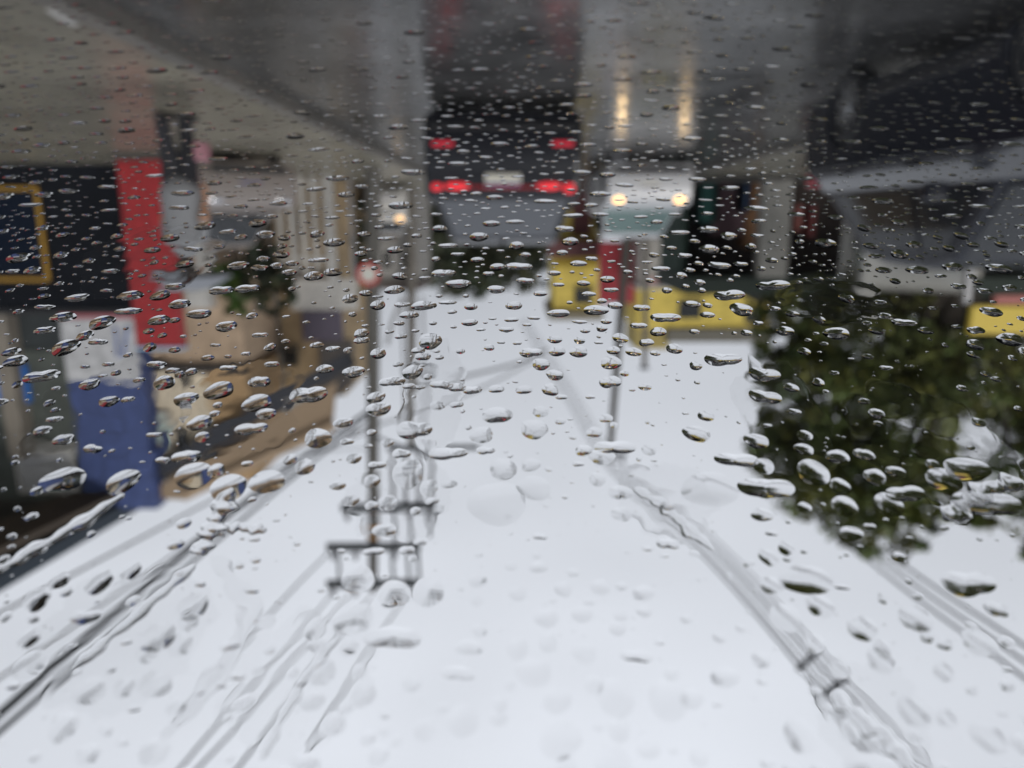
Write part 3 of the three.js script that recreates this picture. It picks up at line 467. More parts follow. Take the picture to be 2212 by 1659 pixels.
// ------------------------------------------------------------------ overhead cables: each its own
const CABLE = 'overhead cables';
function cable(name, label, pts, r, m, group = CABLE) { return solo(name, label, 'cable', new THREE.TubeGeometry(new THREE.CatmullRomCurve3(pts), 48, r, 8), m, group); }
const px = (list) => list.map(([u, v, D]) => at(u, v, D));
cable('power_cable', 'thin cable from the top cross-arm to the upper right, innermost of four', px([[880, 1285, 18.8], [800, 1400, 13.4], [720, 1530, 10.2], [600, 1720, 7.4]]), 0.022, M.thinCable);
cable('power_cable', 'thin cable from the top cross-arm, second of four', px([[800, 1290, 18.8], [690, 1420, 13.4], [590, 1560, 10.2], [450, 1740, 7.6]]), 0.024, M.thinCable);
cable('power_cable', 'thin cable from the top cross-arm, third of four', px([[755, 1285, 18.8], [640, 1420, 13.4], [540, 1540, 10.6], [370, 1720, 7.8]]), 0.022, M.thinCable);
cable('power_cable', 'thin cable from the top cross-arm, outermost of four', px([[715, 1285, 18.8], [620, 1400, 14], [500, 1530, 10.6], [330, 1730, 7.8]]), 0.022, M.thinCable);
cable('power_cable', 'short slack cable left of the cross-arms', px([[708, 1196, 18.8], [640, 1265, 15.5], [540, 1375, 12.2], [380, 1560, 9]]), 0.024, M.thinCable);
cable('telephone_cable', 'upper strand of the thick dark twin cable at the lower left corner', px([[806, 880, 19], [560, 1060, 13.2], [400, 1195, 10.4], [150, 1410, 7.6], [-60, 1595, 6.2]]), 0.044, M.darkCable);
cable('telephone_cable', 'lower strand of the thick dark twin cable at the lower left corner', px([[806, 890, 19], [580, 1075, 13.2], [420, 1210, 10.4], [170, 1432, 7.6], [-60, 1632, 6.2]]), 0.03, M.darkCable);
cable('service_cable', 'pale cable just above the eaves, outer', px([[800, 930, 19], [560, 1030, 14.5], [300, 1165, 11], [0, 1325, 8.4], [-100, 1380, 7.6]]), 0.022, M.thinCable);
cable('service_cable', 'pale cable just above the eaves, inner', px([[800, 915, 19], [600, 1045, 14.2], [380, 1195, 11], [120, 1380, 8.4], [-80, 1520, 7.4]]), 0.018, M.thinCable);
for (let i = 0; i < 6; i++) {                                              // the bundle on the left side of the street
  const o = (i - 2.5);
  cable('telephone_cable', ['outermost', 'second', 'third', 'fourth', 'fifth', 'innermost'][i] + ' strand of the loose cable bundle along the left side', px([[1130 + o * 3, 690 - o * 2, 60], [1225 + o * 4.5, 840 - o * 3, 42], [1312 + o * 5, 985 - o * 3.5, 31], [1540 + o * 8, 1190 - o * 5, 17.5], [1790 + o * 10, 1468 - o * 8, 10.4], [2010 + o * 15, 1730 - o * 12, 7.4]]), [0.05, 0.032, 0.022, 0.045, 0.02, 0.03][i] * 0.5, M.thinCable, 'strands of the loose cable bundle');
}
for (const [u, v, w] of [[1748, 1424, 'upper'], [1805, 1482, 'lower']]) {
  const t = thing('cable_clamp', `${w} dark spacer clamp on the loose cable bundle`, 'cable clamp'), D = w === 'upper' ? 11.2 : 10.2;
  part('bar', beamGeo(at(u - 26, v + 24, D), at(u + 26, v - 24, D), 0.05, 0.06), M.arm, t);
  for (const k of [-1, 0, 1]) part('grip', new THREE.SphereGeometry(0.06, 10, 8).translate(...at(u + k * 17, v - k * 15, D).toArray()), M.arm, t);
}
for (let i = 0; i < 3; i++) cable('power_cable', ['lowest', 'middle', 'highest'][i] + ' of three pale cables at the far left above the tree', px([[1640 + i * 14, 1010, 24], [1950 + i * 16, 1270 - i * 14, 13], [2120 + i * 16, 1395 - i * 20, 10], [2300 + i * 20, 1530 - i * 26, 8]]), 0.026, M.thinCable, 'pale cables above the tree');
cable('power_cable', 'faint cable crossing the street below the cross-arms', px([[900, 838, 32], [1010, 812, 33], [1120, 784, 36], [1180, 756, 40]]), 0.07, M.thinCable);
cable('power_cable', 'faint cable from the second pole sloping across the street', px([[740, 940, 28], [900, 892, 32], [1040, 838, 38], [1170, 770, 46]]), 0.05, M.thinCable);
cable('service_cable', 'thin cable from the near pole across to the beige building', px([[806, 968, 19], [650, 975, 20], [470, 970, 22], [330, 955, 24.9]]), 0.014, M.thinCable);

// ------------------------------------------------------------------ pedestrian with umbrella
function blobMesh(bones, cell, k = 0.02) {                                // smooth union of tapered capsules, meshed
  const lo = V(1e9, 1e9, 1e9), hi = V(-1e9, -1e9, -1e9);
  for (const [a, b, r0, r1] of bones) for (const [p, r] of [[a, r0], [b, r1]]) { lo.min(p.clone().subScalar(r + 0.04)); hi.max(p.clone().addScalar(r + 0.04)); }
  const c = lo.clone().add(hi).multiplyScalar(0.5), half = Math.max(hi.x - lo.x, hi.y - lo.y, hi.z - lo.z) / 2, N = Math.min(150, Math.ceil(2 * half / cell) + 4);
  const mc = new MarchingCubes(N, new THREE.MeshStandardMaterial(), false, false, 400000), q = V(), ab = V(), aq = V(); mc.isolation = 0;
  for (let z = 0; z < N; z++) for (let y = 0; y < N; y++) for (let x = 0; x < N; x++) {
    q.set((x - N / 2) / (N / 2), (y - N / 2) / (N / 2), (z - N / 2) / (N / 2)).multiplyScalar(half).add(c);
    let d = 1e9;
    for (const [a, b, r0, r1, sx = 1] of bones) { ab.copy(b).sub(a); aq.copy(q).sub(a); const t = Math.max(0, Math.min(1, aq.dot(ab) / Math.max(ab.lengthSq(), 1e-9))); aq.addScaledVector(ab, -t); aq.z /= sx; const e = aq.length() - lerp(r0, r1, t), h = Math.max(0, k - Math.abs(d - e)) / k; d = Math.min(d, e) - h * h * k / 4; }
    mc.field[x + y * N + z * N * N] = -d;
  }
  mc.update(); const n = mc.count ?? mc.geometry.drawRange.count, g = new THREE.BufferGeometry();
  g.setAttribute('position', new THREE.BufferAttribute(mc.positionArray.slice(0, n * 3), 3)); g.setAttribute('normal', new THREE.BufferAttribute(mc.normalArray.slice(0, n * 3), 3));
  g.scale(half, half, half); g.translate(c.x, c.y, c.z); return g;
}
{ const t = thing('person', 'person in grey top and dark trousers walking on the pavement under a grey umbrella', 'person', [3.9, PAVE, -9.05], 0.25); t.scale.set(1.16, 1.06, 1.1);
  // faces away; one leg forward
  const hip = (s) => V(s * 0.09, 0.86, 0), kn = [V(-0.085, 0.47, -0.06), V(0.07, 0.46, 0.03)], an = [V(-0.065, 0.09, -0.08), V(0.04, 0.12, 0.14)];
  const shL = V(-0.19, 1.36, 0), shR = V(0.19, 1.36, 0), elL = V(-0.27, 1.1, 0.03), elR = V(0.27, 1.12, -0.08), wrL = V(-0.27, 0.87, -0.02), wrR = V(0.16, 1.24, -0.28);
  const skin = mat(0.36, 0.19, 0.11, 0.6), shirt = mat(0.21, 0.215, 0.225, 0.85), trousers = mat(0.012, 0.012, 0.016, 0.85);
  const bones = [[V(0, 1.5, 0), V(0, 1.4, 0), 0.05, 0.06], [shL, elL, 0.05, 0.042], [elL, wrL, 0.042, 0.028], [shR, elR, 0.05, 0.042], [elR, wrR, 0.042, 0.028],
    [V(0, 1.32, 0), V(0, 0.95, 0), 0.13, 0.12, 0.8], [hip(-1), kn[0], 0.085, 0.06], [kn[0], an[0], 0.058, 0.038], [hip(1), kn[1], 0.085, 0.06], [kn[1], an[1], 0.058, 0.038],
    [an[0].clone().add(V(0, -0.05, 0.03)), an[0].clone().add(V(0, -0.06, -0.17)), 0.036, 0.03], [an[1].clone().add(V(0, -0.06, 0.04)), an[1].clone().add(V(0, -0.09, -0.13)), 0.036, 0.03]];
  const hc = V(0, 1.61, -0.01);
  const head = blobMesh([[hc.clone().add(V(0, 0.03, 0.01)), hc.clone().add(V(0, -0.02, -0.005)), 0.092, 0.085], [hc.clone().add(V(0, -0.06, -0.045)), hc.clone().add(V(0, -0.09, -0.05)), 0.045, 0.036], [hc.clone().add(V(0, 0.0, -0.095)), hc.clone().add(V(0, -0.03, -0.108)), 0.011, 0.015], [hc.clone().add(V(-0.092, 0, 0.01)), hc.clone().add(V(-0.092, -0.03, 0.008)), 0.014, 0.01], [hc.clone().add(V(0.092, 0, 0.01)), hc.clone().add(V(0.092, -0.03, 0.008)), 0.014, 0.01], [hc.clone().add(V(-0.02, -0.06, -0.092)), hc.clone().add(V(0.02, -0.06, -0.092)), 0.008, 0.008], [hc, V(0, 1.46, 0.01), 0.05, 0.05]], 0.006, 0.015);
  const hand = (w, d, curl) => { const o = [[w, w.clone().addScaledVector(d, 0.075), 0.026, 0.03, 0.7]], side = V(1, 0, 0).cross(d).normalize();
    for (let i = 0; i < 4; i++) { const a = w.clone().addScaledVector(d, 0.08).addScaledVector(side, (i - 1.5) * 0.019), b = a.clone().addScaledVector(d, 0.035).add(V(curl * 0.006, 0, 0)), c = b.clone().addScaledVector(d, 0.03 - 0.004 * Math.abs(i - 1.4)).add(V(curl * 0.02, 0, 0)); o.push([a, b, 0.009, 0.0085], [b, c, 0.0085, 0.0075]); }
    const a = w.clone().addScaledVector(d, 0.03).addScaledVector(side, -0.03), b = a.clone().addScaledVector(d, 0.035).addScaledVector(side, -0.02); o.push([a, b, 0.011, 0.0095], [b, b.clone().addScaledVector(d, 0.025), 0.0095, 0.008]); return o; };
  const hands = [blobMesh(hand(wrL, V(0, -1, -0.1).normalize(), 1), 0.004, 0.01), blobMesh(hand(wrR, V(0.1, 0.55, -0.7).normalize(), -1), 0.004, 0.01)];
  part('body', mergeGeometries([blobMesh(bones, 0.016, 0.05), head, ...hands]), skin, t);
  part('shirt', blobMesh([[V(-0.15, 1.37, 0), V(0.15, 1.37, 0), 0.08, 0.08], [V(0, 1.32, 0), V(0, 0.86, 0), 0.185, 0.215, 0.8], [shL, shL.clone().lerp(elL, 0.75), 0.066, 0.062], [shR, shR.clone().lerp(elR, 0.75), 0.066, 0.062]], 0.016, 0.05), shirt, t);
  part('trousers', blobMesh([[V(0, 0.95, 0), V(0, 0.86, 0), 0.15, 0.145, 0.8], [hip(-1), kn[0], 0.108, 0.082], [kn[0], an[0], 0.082, 0.066], [hip(1), kn[1], 0.108, 0.082], [kn[1], an[1], 0.082, 0.066]], 0.016, 0.04), trousers, t);
  part('hair', blobMesh([[hc.clone().add(V(0, 0.045, 0.022)), hc.clone().add(V(0, -0.05, 0.05)), 0.098, 0.075]], 0.008, 0.02), mat(0.02, 0.014, 0.01, 0.6), t);
  for (const i of [0, 1]) part('shoe', blobMesh([[an[i].clone().add(V(0, i ? -0.07 : -0.05, 0.05)), an[i].clone().add(V(0, i ? -0.085 : -0.055, -0.18)), 0.045, 0.036]], 0.008, 0.02), M.black, t);
  const bag = part('pink_bag', rbx(-0.33, -0.22, 0.3, 0.5, -0.1, 0.06, 0.03), mat(0.36, 0.17, 0.2, 0.6), t); bag.userData.label = 'pink carrier bag';
}
{ const base = V(3.9, PAVE, -9.05).add(V(0.2, 1.32, -0.31).applyAxisAngle(V(0, 1, 0), 0.25)), t = thing('umbrella', 'open grey umbrella held over the pedestrian', 'umbrella', base.toArray());
  const pts = []; for (let i = 0; i <= 14; i++) { const a = i / 14; pts.push(new THREE.Vector2(0.52 * a, 0.2 * (1 - a * a))); }
  const g = new THREE.LatheGeometry(pts, 40), p = g.attributes.position; for (let i = 0; i < p.count; i++) { const x = p.getX(i), z = p.getZ(i), r = Math.hypot(x, z), an = Math.atan2(z, x), k = 1 - 0.06 * (r / 0.52) * Math.abs(Math.sin(an * 4)); p.setXYZ(i, x * k, p.getY(i) + 0.55, z * k); }
  g.computeVertexNormals(); part('canopy', g, new THREE.MeshPhysicalMaterial({ color: rgb(0.17, 0.18, 0.2), roughness: 0.6, side: THREE.DoubleSide }), t);
  part('shaft', barGeo(V(0, -0.12, 0), V(0, 0.8, 0), 0.007), M.steel, t); part('handle', barGeo(V(0, -0.16, 0), V(0, -0.02, 0), 0.014), M.black, t);
  for (let i = 0; i < 8; i++) { const a = i / 8 * 2 * Math.PI; part('rib', barGeo(V(0, 0.42, 0), V(Math.cos(a) * 0.3, 0.66, Math.sin(a) * 0.3), 0.004, 0.004, 6), M.steel, t); }
}

// ------------------------------------------------------------------ own car: windscreen, dashboard and shell round the camera
const SL = THREE.MathUtils.degToRad(30), C0 = 0.16;                        // slope of the glass, distance to it along the optical axis
const glassP = V(0, EYE + Math.sin(PITCH) * C0, -Math.cos(PITCH) * C0), gUp = V(0, Math.sin(SL), Math.cos(SL)), gN = V(0, Math.cos(SL), -Math.sin(SL)), gX = V(1, 0, 0);   // up along the glass (towards the roof), outward normal
const onGlass = (u, v) => { const d = dirOf(u, v), k = glassP.clone().sub(V(0, EYE, 0)).dot(gN) / d.dot(gN); return V(0, EYE, 0).addScaledVector(d, k); };
{
  const lo = -0.62, hi = 0.115, g = new THREE.PlaneGeometry(1.4, hi - lo), mtx = new THREE.Matrix4().makeBasis(gX.clone(), gUp.clone(), gX.clone().cross(gUp)).setPosition(glassP.clone().addScaledVector(gUp, (lo + hi) / 2));
  g.applyMatrix4(mtx);
  solo('windscreen', 'clear sloping windscreen of the car the picture is taken from, wet with rain', 'windscreen', g, new THREE.MeshPhysicalMaterial({ color: 0xffffff, transmission: 1, thickness: 0, roughness: 0, ior: 1.5 }));
  const bot = glassP.clone().addScaledVector(gUp, lo), top = glassP.clone().addScaledVector(gUp, hi), t = thing('car_cabin', 'dark cabin of the car the picture is taken from, round the camera', 'car cabin');
  const dark = mat(0.012, 0.012, 0.013, 0.8);
  part('dashboard', rbx(-0.72, 0.72, bot.y - 0.4, bot.y - 0.01, bot.z - 0.03, -0.18, 0.03), dark, t);
  part('roof_lining', bx(-0.75, 0.75, top.y + 0.006, top.y + 0.05, top.z, 1.6), dark, t);
  part('floor', bx(-0.75, 0.75, 0.3, 0.36, -0.8, 1.6), dark, t);
  part('rear_wall', bx(-0.75, 0.75, 0.3, top.y + 0.05, 1.6, 1.66), dark, t);
  part('seat', rbx(-0.6, 0.6, 0.37, 0.75, 0.15, 0.75, 0.05), mat(0.03, 0.03, 0.032, 0.9), t);
  for (const s of [-1, 1]) { part('door_panel', bx(s * 0.76, s * 0.8, 0.3, top.y + 0.05, -0.2, 1.6), dark, t); part('pillar', beamGeo(bot.clone().add(V(s * 0.74, 0, 0)), top.clone().add(V(s * 0.74, 0, 0)), 0.06, 0.06), dark, t); }
}

// ------------------------------------------------------------------ raindrops
const water = new THREE.MeshPhysicalMaterial({ color: 0xffffff, transmission: 1, thickness: 0.002, roughness: 0, ior: 1.333 });
// a closed drop on the plane z = 0, width about 2 along x; outline(a) gives the radius, H the height over the half-width
function dropGeo(outline, H, seg, rings, flat, sag = 0.6) {   // sag: how far the water has sunk towards the lower side
  const pos = [0, 0, H], idx = [];
  for (let r = 1; r <= rings; r++) { const s = Math.sin(r / rings * Math.PI / 2), z = H * (1 - Math.pow(s, flat)); for (let i = 0; i < seg; i++) { const a = i / seg * 2 * Math.PI, o = outline(a, s); pos.push(o[0] * s, o[1] * s, r === rings ? 0 : z * (1 - sag * s * Math.sin(a))); } }
  for (let i = 0; i < seg; i++) { const j = (i + 1) % seg; idx.push(0, 1 + i, 1 + j); for (let r = 0; r < rings - 1; r++) { const a = 1 + r * seg + i, b = 1 + r * seg + j, c = a + seg, d = b + seg; idx.push(a, c, d, a, d, b); } }
  const g = new THREE.BufferGeometry(); g.setAttribute('position', new THREE.Float32BufferAttribute(pos, 3)); g.setIndex(idx); g.computeVertexNormals();
  const nb = pos.length / 3, last = 1 + (rings - 1) * seg, P = [...pos], N = [...g.attributes.normal.array], I = [...idx];
  P.push(0, 0, 0); N.push(0, 0, -1); for (let i = 0; i < seg; i++) { P.push(pos[(last + i) * 3], pos[(last + i) * 3 + 1], 0); N.push(0, 0, -1); }
  for (let i = 0; i < seg; i++) I.push(nb, nb + 1 + (i + 1) % seg, nb + 1 + i);
  const q = new THREE.BufferGeometry(); q.setAttribute('position', new THREE.Float32BufferAttribute(P, 3)); q.setAttribute('normal', new THREE.Float32BufferAttribute(N, 3)); q.setIndex(I); return q;
}
function outlineOf(kind) {                                                // 0 rounded, 1 uneven, 2 two or three drops run together
  const ph = [rr(0, 6.28), rr(0, 6.28), rr(0, 6.28)], wob = [0.035, 0.07, 0.05][kind], lobes = kind < 2 ? [[0, 0, 1]] : rnd() < 0.6 ? [[-0.34, rr(-0.08, 0.08), rr(0.58, 0.68)], [0.36, rr(-0.1, 0.1), rr(0.5, 0.64)]] : [[-0.5, rr(-0.1, 0.1), rr(0.42, 0.52)], [0, rr(-0.08, 0.08), rr(0.52, 0.62)], [0.5, rr(-0.1, 0.1), rr(0.42, 0.52)]];
  return (a) => {
    const c = Math.cos(a), s = Math.sin(a); let acc = 0;
    for (const [x, y, r] of lobes) { const b = c * x + s * y, disc = r * r - (x * x + y * y - b * b), e = disc > 0 ? b + Math.sqrt(disc) : Math.max(0, b - 0.4 * Math.sqrt(-disc)); acc += Math.pow(Math.max(e, 0.3), 6); }
    const r = Math.pow(acc, 1 / 6) * (1 + wob * Math.cos(2 * a + ph[0]) + 0.6 * wob * Math.cos(3 * a + ph[1]) + 0.25 * wob * Math.cos(5 * a + ph[2])); return [r * c, r * s];
  };
}
const VAR = []; for (let i = 0; i < 60; i++) { const kind = i % 3; VAR.push({ kind, geo: [0.21, 0.19, 0.16].map((H) => dropGeo(outlineOf(kind), H * rr(0.85, 1.15), 48, 11, kind === 0 ? 2.0 : 2.3, rr(0.3, 0.8))) }); }
const TINY = []; for (let i = 0; i < 24; i++) TINY.push(dropGeo(outlineOf(i % 3 === 2 ? 2 : i % 2), rr(0.14, 0.24), 22, 6, 2.1, rr(0.2, 0.6)));
// place a drop that spans w display pixels at (u, v); e: length across the slope over its length along the glass
function dropMatrix(u, v, w, e, turn) {
  const p = onGlass(u, v), half = w / 2 * p.clone().sub(V(0, EYE, 0)).dot(V(0, Math.sin(PITCH), -Math.cos(PITCH))) / F, m = new THREE.Matrix4();
  const x = gX.clone(), y = gUp.clone(), z = gN.clone(); if (x.clone().cross(y).dot(z) < 0) x.negate();
  m.makeBasis(x, y, z).multiply(new THREE.Matrix4().makeRotationZ(turn)).multiply(new THREE.Matrix4().makeScale(half, half / e, Math.min(half * lerp(0.58, 1, THREE.MathUtils.smoothstep(v, 150, 520)) * lerp(1, 0.85, THREE.MathUtils.smoothstep(v, 850, 1250)), 0.0045))); m.setPosition(p.addScaledVector(gN, overFilm(u, v, w) ? 0.00055 : 0.00006)); return m;
}
// thin uneven water film lying on parts of the glass: [u, v, width, height over width, where]
const FILMS = [[862, 1075, 230, 0.75, 'over the upper cross-arm', 0.07], [935, 850, 140, 1.7, 'over the second utility pole', 0.2], [235, 905, 330, 0.8, 'over the blue shop', 0.16], [520, 880, 260, 0.8, 'over the beige building', 0.16], [1690, 900, 190, 1.4, 'over the near edge of the big tree', 0.16], [2010, 960, 330, 0.8, 'over the middle of the big tree', 0.2], [1440, 1075, 210, 0.8, 'over the upper cable bundle', 0.3], [1880, 1540, 260, 0.9, 'over the cable clamps', 0.1], [260, 1370, 380, 0.75, 'over the thick twin cable', 0.1], [640, 1470, 330, 0.9, 'over the four thin cables', 0.12], [330, 560, 300, 0.5, 'over the red pylon', 0.14], [1800, 650, 260, 0.36, 'over the foot of the big tree', 0.3]];
const overFilm = (u, v, w) => FILMS.some(([fu, fv, fw, fh]) => Math.hypot((u - fu) / (fw / 2 + w / 2), (v - fv) / (fw * fh / 2 + w / 2)) < 1.15);
for (const [u, v, w, hh, where, amp = 0.5] of FILMS) {
  const p0 = onGlass(u, v), depth = p0.clone().sub(V(0, EYE, 0)).dot(V(0, Math.sin(PITCH), -Math.cos(PITCH))), a = w / 2 * depth / F, b = onGlass(u, v - w * hh / 2).distanceTo(onGlass(u, v + w * hh / 2)) / 2, seg = 72, rings = 30, P = [], idx = [], ph = rr(0, 50);
  const ring = (th) => 1 + 0.14 * n2(Math.cos(th) * 1.3 + ph, Math.sin(th) * 1.3) + 0.07 * n2(Math.cos(th) * 4 + ph, Math.sin(th) * 4);
  const height = (x, y, r) => { const e = THREE.MathUtils.smoothstep(1 - r, 0, 0.16), k = 1 / 0.012; return 0.0004 * amp * e * (0.42 + 0.34 * n2(x * k * 0.8 + ph, y * k * 1.25) + 0.10 * n2(x * k * 2.1, y * k * 2.6 + ph)); };
  for (let r = 0; r <= rings; r++) for (let i = 0; i < seg; i++) { const th = i / seg * 2 * Math.PI, q = r / rings, x = a * q * ring(th) * Math.cos(th), y = b * q * ring(th) * Math.sin(th); P.push(p0.clone().addScaledVector(gX, x).addScaledVector(gUp, y).addScaledVector(gN, 0.00006 + Math.max(0, height(x, y, q)))); }
  const B = P.length; for (let r = 0; r <= rings; r += rings) for (let i = 0; i < seg; i++) { const th = i / seg * 2 * Math.PI, q = r / rings; P.push(p0.clone().addScaledVector(gX, a * q * ring(th) * Math.cos(th)).addScaledVector(gUp, b * q * ring(th) * Math.sin(th)).addScaledVector(gN, 0.00006)); }
  const tri = (x, y, z) => idx.push(x, z, y);   // gX x gUp points inwards, so the order is turned
  for (let r = 0; r < rings; r++) for (let i = 0; i < seg; i++) { const j = (i + 1) % seg, A = r * seg + i, C = r * seg + j; tri(A, A + seg, C + seg); if (r) tri(A, C + seg, C); }
  const nTop = idx.length; for (let i = 0; i < seg; i++) { const j = (i + 1) % seg; idx.push(B, B + seg + i, B + seg + j); }
  const g = new THREE.BufferGeometry().setFromPoints(P); g.setIndex(idx.slice(0, nTop)); g.computeVertexNormals(); const N = g.attributes.normal, flip = V(N.getX(seg * 5), N.getY(seg * 5), N.getZ(seg * 5)).dot(gN) < 0;
  if (flip) for (let k = 0; k < idx.length; k += 3) [idx[k + 1], idx[k + 2]] = [idx[k + 2], idx[k + 1]];
  for (let k = 0; k < P.length; k++) { if (k >= B) N.setXYZ(k, -gN.x, -gN.y, -gN.z); else if (k < seg) N.setXYZ(k, gN.x, gN.y, gN.z); else if (flip) N.setXYZ(k, -N.getX(k), -N.getY(k), -N.getZ(k)); }
  g.setIndex(idx); solo('water_film', `thin uneven film of rainwater on the windscreen ${where}`, 'water film', g, water, 'films of rainwater on the windscreen');
}
// drops read off the photograph: crops of 737 x 553 pixels, coordinates in thirds of a pixel
const seen = [];
const crop = (ou, ov, list) => { for (const [x, y, w] of list) seen.push([ou + x / 3, ov + y / 3, w / 3 * (ov + y / 3 > 1000 ? 1.25 : 1.12)]); };
crop(737, 553, [[1012, 70, 90], [1160, 68, 180], [670, 110, 150], [545, 140, 75], [1005, 215, 110], [760, 180, 140], [1290, 242, 80], [1200, 160, 120], [345, 218, 115], [160, 240, 80], [240, 262, 70], [400, 315, 100], [535, 320, 140], [440, 380, 110], [840, 327, 80], [1120, 320, 100], [690, 300, 110], [1410, 185, 75], [1380, 110, 80], [1570, 175, 80], [1605, 245, 80], [1725, 150, 90], [1690, 290, 60], [1775, 320, 90], [1410, 370, 125], [1650, 350, 140], [1545, 425, 90], [833, 430, 100], [1105, 412, 90], [980, 405, 50], [1250, 400, 80], [1070, 475, 90], [575, 540, 145], [390, 520, 80], [1810, 530, 90], [1980, 560, 100], [2055, 490, 100], [2100, 400, 190], [1895, 620, 100], [1765, 610, 80], [2160, 600, 100], [1385, 540, 90], [1545, 545, 70], [1235, 625, 140], [1400, 615, 100], [1540, 620, 110], [500, 600, 90], [530, 640, 100], [240, 630, 95], [130, 500, 90], [135, 548, 95], [370, 690, 70], [460, 740, 120], [80, 750, 130], [330, 800, 150], [440, 830, 80], [505, 838, 70], [225, 915, 110], [240, 990, 140], [1385, 770, 100], [1295, 700, 110], [1750, 690, 120], [1745, 815, 150], [650, 820, 140], [750, 840, 100], [850, 855, 120], [1005, 860, 90], [1185, 865, 95], [1355, 865, 100], [1430, 912, 80], [750, 950, 90], [1010, 1030, 170], [1250, 1120, 170], [910, 1160, 140], [480, 1120, 220], [700, 1270, 240], [940, 1260, 110], [1715, 1050, 80], [1770, 1095, 60], [1640, 1140, 100], [1770, 1230, 250], [1690, 1300, 150], [300, 1210, 80], [390, 1270, 120], [40, 1200, 90], [80, 1300, 90], [1050, 1380, 140], [1250, 1500, 180], [1010, 1600, 330], [430, 1400, 170], [565, 1490, 95], [590, 1575, 80], [300, 1590, 110], [200, 1605, 80], [60, 1570, 90], [1570, 1260, 100]]);
crop(0, 553, [[1130, 185, 115], [840, 245, 150], [500, 270, 130], [290, 330, 130], [410, 395, 150], [830, 345, 170], [660, 430, 150], [1290, 375, 140], [1430, 210, 150], [1610, 210, 160], [1030, 415, 120], [1130, 415, 70], [1160, 300, 120], [290, 480, 140], [420, 580, 160], [550, 515, 100], [75, 620, 105], [100, 680, 130], [255, 770, 210], [635, 545, 120], [970, 590, 80], [1010, 690, 120], [1120, 730, 100], [1235, 738, 75], [1160, 755, 60], [1060, 810, 130], [900, 790, 80], [575, 820, 110], [1200, 915, 140], [1415, 860, 160], [825, 918, 90], [1760, 690, 95], [1680, 800, 140], [1660, 940, 160], [1290, 1070, 140], [1720, 1010, 120], [1630, 1110, 200], [1990, 890, 220], [2160, 600, 90], [1200, 1290, 170], [1050, 1310, 90], [595, 1240, 130], [400, 1180, 130], [790, 1450, 160], [400, 1440, 220], [1480, 1500, 180], [2060, 1180, 160], [1250, 1410, 190], [1400, 1390, 90], [1975, 1365, 100], [1730, 1460, 180], [1880, 1320, 80], [1750, 590, 70], [1590, 620, 60], [700, 690, 80]]);
crop(1475, 553, [[585, 180, 210], [300, 255, 190], [380, 345, 140], [160, 380, 90], [60, 310, 100], [110, 170, 70], [270, 660, 250], [85, 710, 80], [545, 760, 190], [540, 900, 200], [480, 1185, 150], [350, 1310, 260], [530, 1350, 110], [90, 1150, 160], [540, 1490, 290], [180, 1500, 300], [790, 1240, 110], [850, 1390, 160], [1010, 1290, 130], [1180, 1270, 130], [1250, 1420, 110], [1020, 1490, 100], [1450, 1530, 220], [1390, 1390, 100], [1050, 1620, 130], [1000, 490, 150], [1440, 430, 150], [1340, 1600, 150], [1900, 480, 120], [2120, 540, 150], [2000, 360, 130], [1300, 90, 100], [1520, 90, 130], [1750, 70, 120], [2050, 80, 140], [1700, 1440, 180], [1850, 1370, 240], [2000, 1600, 380], [1260, 1010, 100], [1180, 930, 70]]);
crop(737, 1222, [[895, 420, 80], [1245, 690, 180], [1780, 850, 190], [1420, 1130, 220], [790, 1000, 170], [1680, 140, 100], [1145, 175, 90], [1440, 150, 90], [1140, 540, 120], [1340, 500, 100], [1575, 570, 120], [1640, 770, 100], [1330, 340, 120], [1560, 315, 110], [2120, 870, 200], [1800, 1060, 120], [1400, 870, 150], [1760, 1280, 180], [1030, 900, 80], [1020, 980, 100], [540, 1060, 120], [240, 1230, 110], [170, 1110, 80], [640, 1440, 90], [990, 1500, 90], [300, 1550, 150], [1200, 1510, 250], [2140, 700, 80], [340, 180, 150], [560, 170, 170], [50, 520, 100], [330, 450, 290], [110, 90, 170], [80, 330, 200]]);
crop(0, 1222, [[380, 80, 100], [230, 200, 140], [840, 25, 100], [180, 455, 110], [1240, 255, 150], [1210, 360, 100], [1010, 450, 180], [940, 560, 110], [1150, 500, 140], [570, 800, 170], [410, 1040, 160], [2080, 680, 150], [100, 1480, 120], [180, 630, 170], [630, 90, 150], [2040, 400, 110], [1850, 1390, 160]]);
crop(1475, 1222, [[800, 90, 260], [580, 125, 120], [890, 260, 140], [665, 335, 170], [1510, 340, 170], [1165, 405, 150], [510, 610, 100], [770, 1090, 170], [1090, 1060, 110], [1250, 1340, 320], [1860, 110, 300], [860, 500, 110], [1030, 660, 110], [1300, 530, 90], [1290, 600, 140], [1500, 930, 150], [1980, 1110, 180], [1720, 980, 100], [60, 860, 120], [1690, 690, 110]]);
const drops = [], grid = new Map();
const near = (u, v, w) => { const R = 130; for (let i = -1; i <= 1; i++) for (let j = -1; j <= 1; j++) for (const d of grid.get(`${Math.floor(u / R) + i},${Math.floor(v / R) + j}`) ?? []) { const sq = 0.42 + 0.3 * Math.max(0, v) / 1659, dx = (u - d.u), dy = (v - d.v) / sq; if (Math.hypot(dx, dy) < (w + d.w) * 0.56) return true; } return false; };
const add = (u, v, w, e, turn, kind, hand) => { const d = { u, v, w, e, turn, kind, hand }; drops.push(d); const k = `${Math.floor(u / 130)},${Math.floor(v / 130)}`; if (!grid.has(k)) grid.set(k, []); grid.get(k).push(d); return d; };
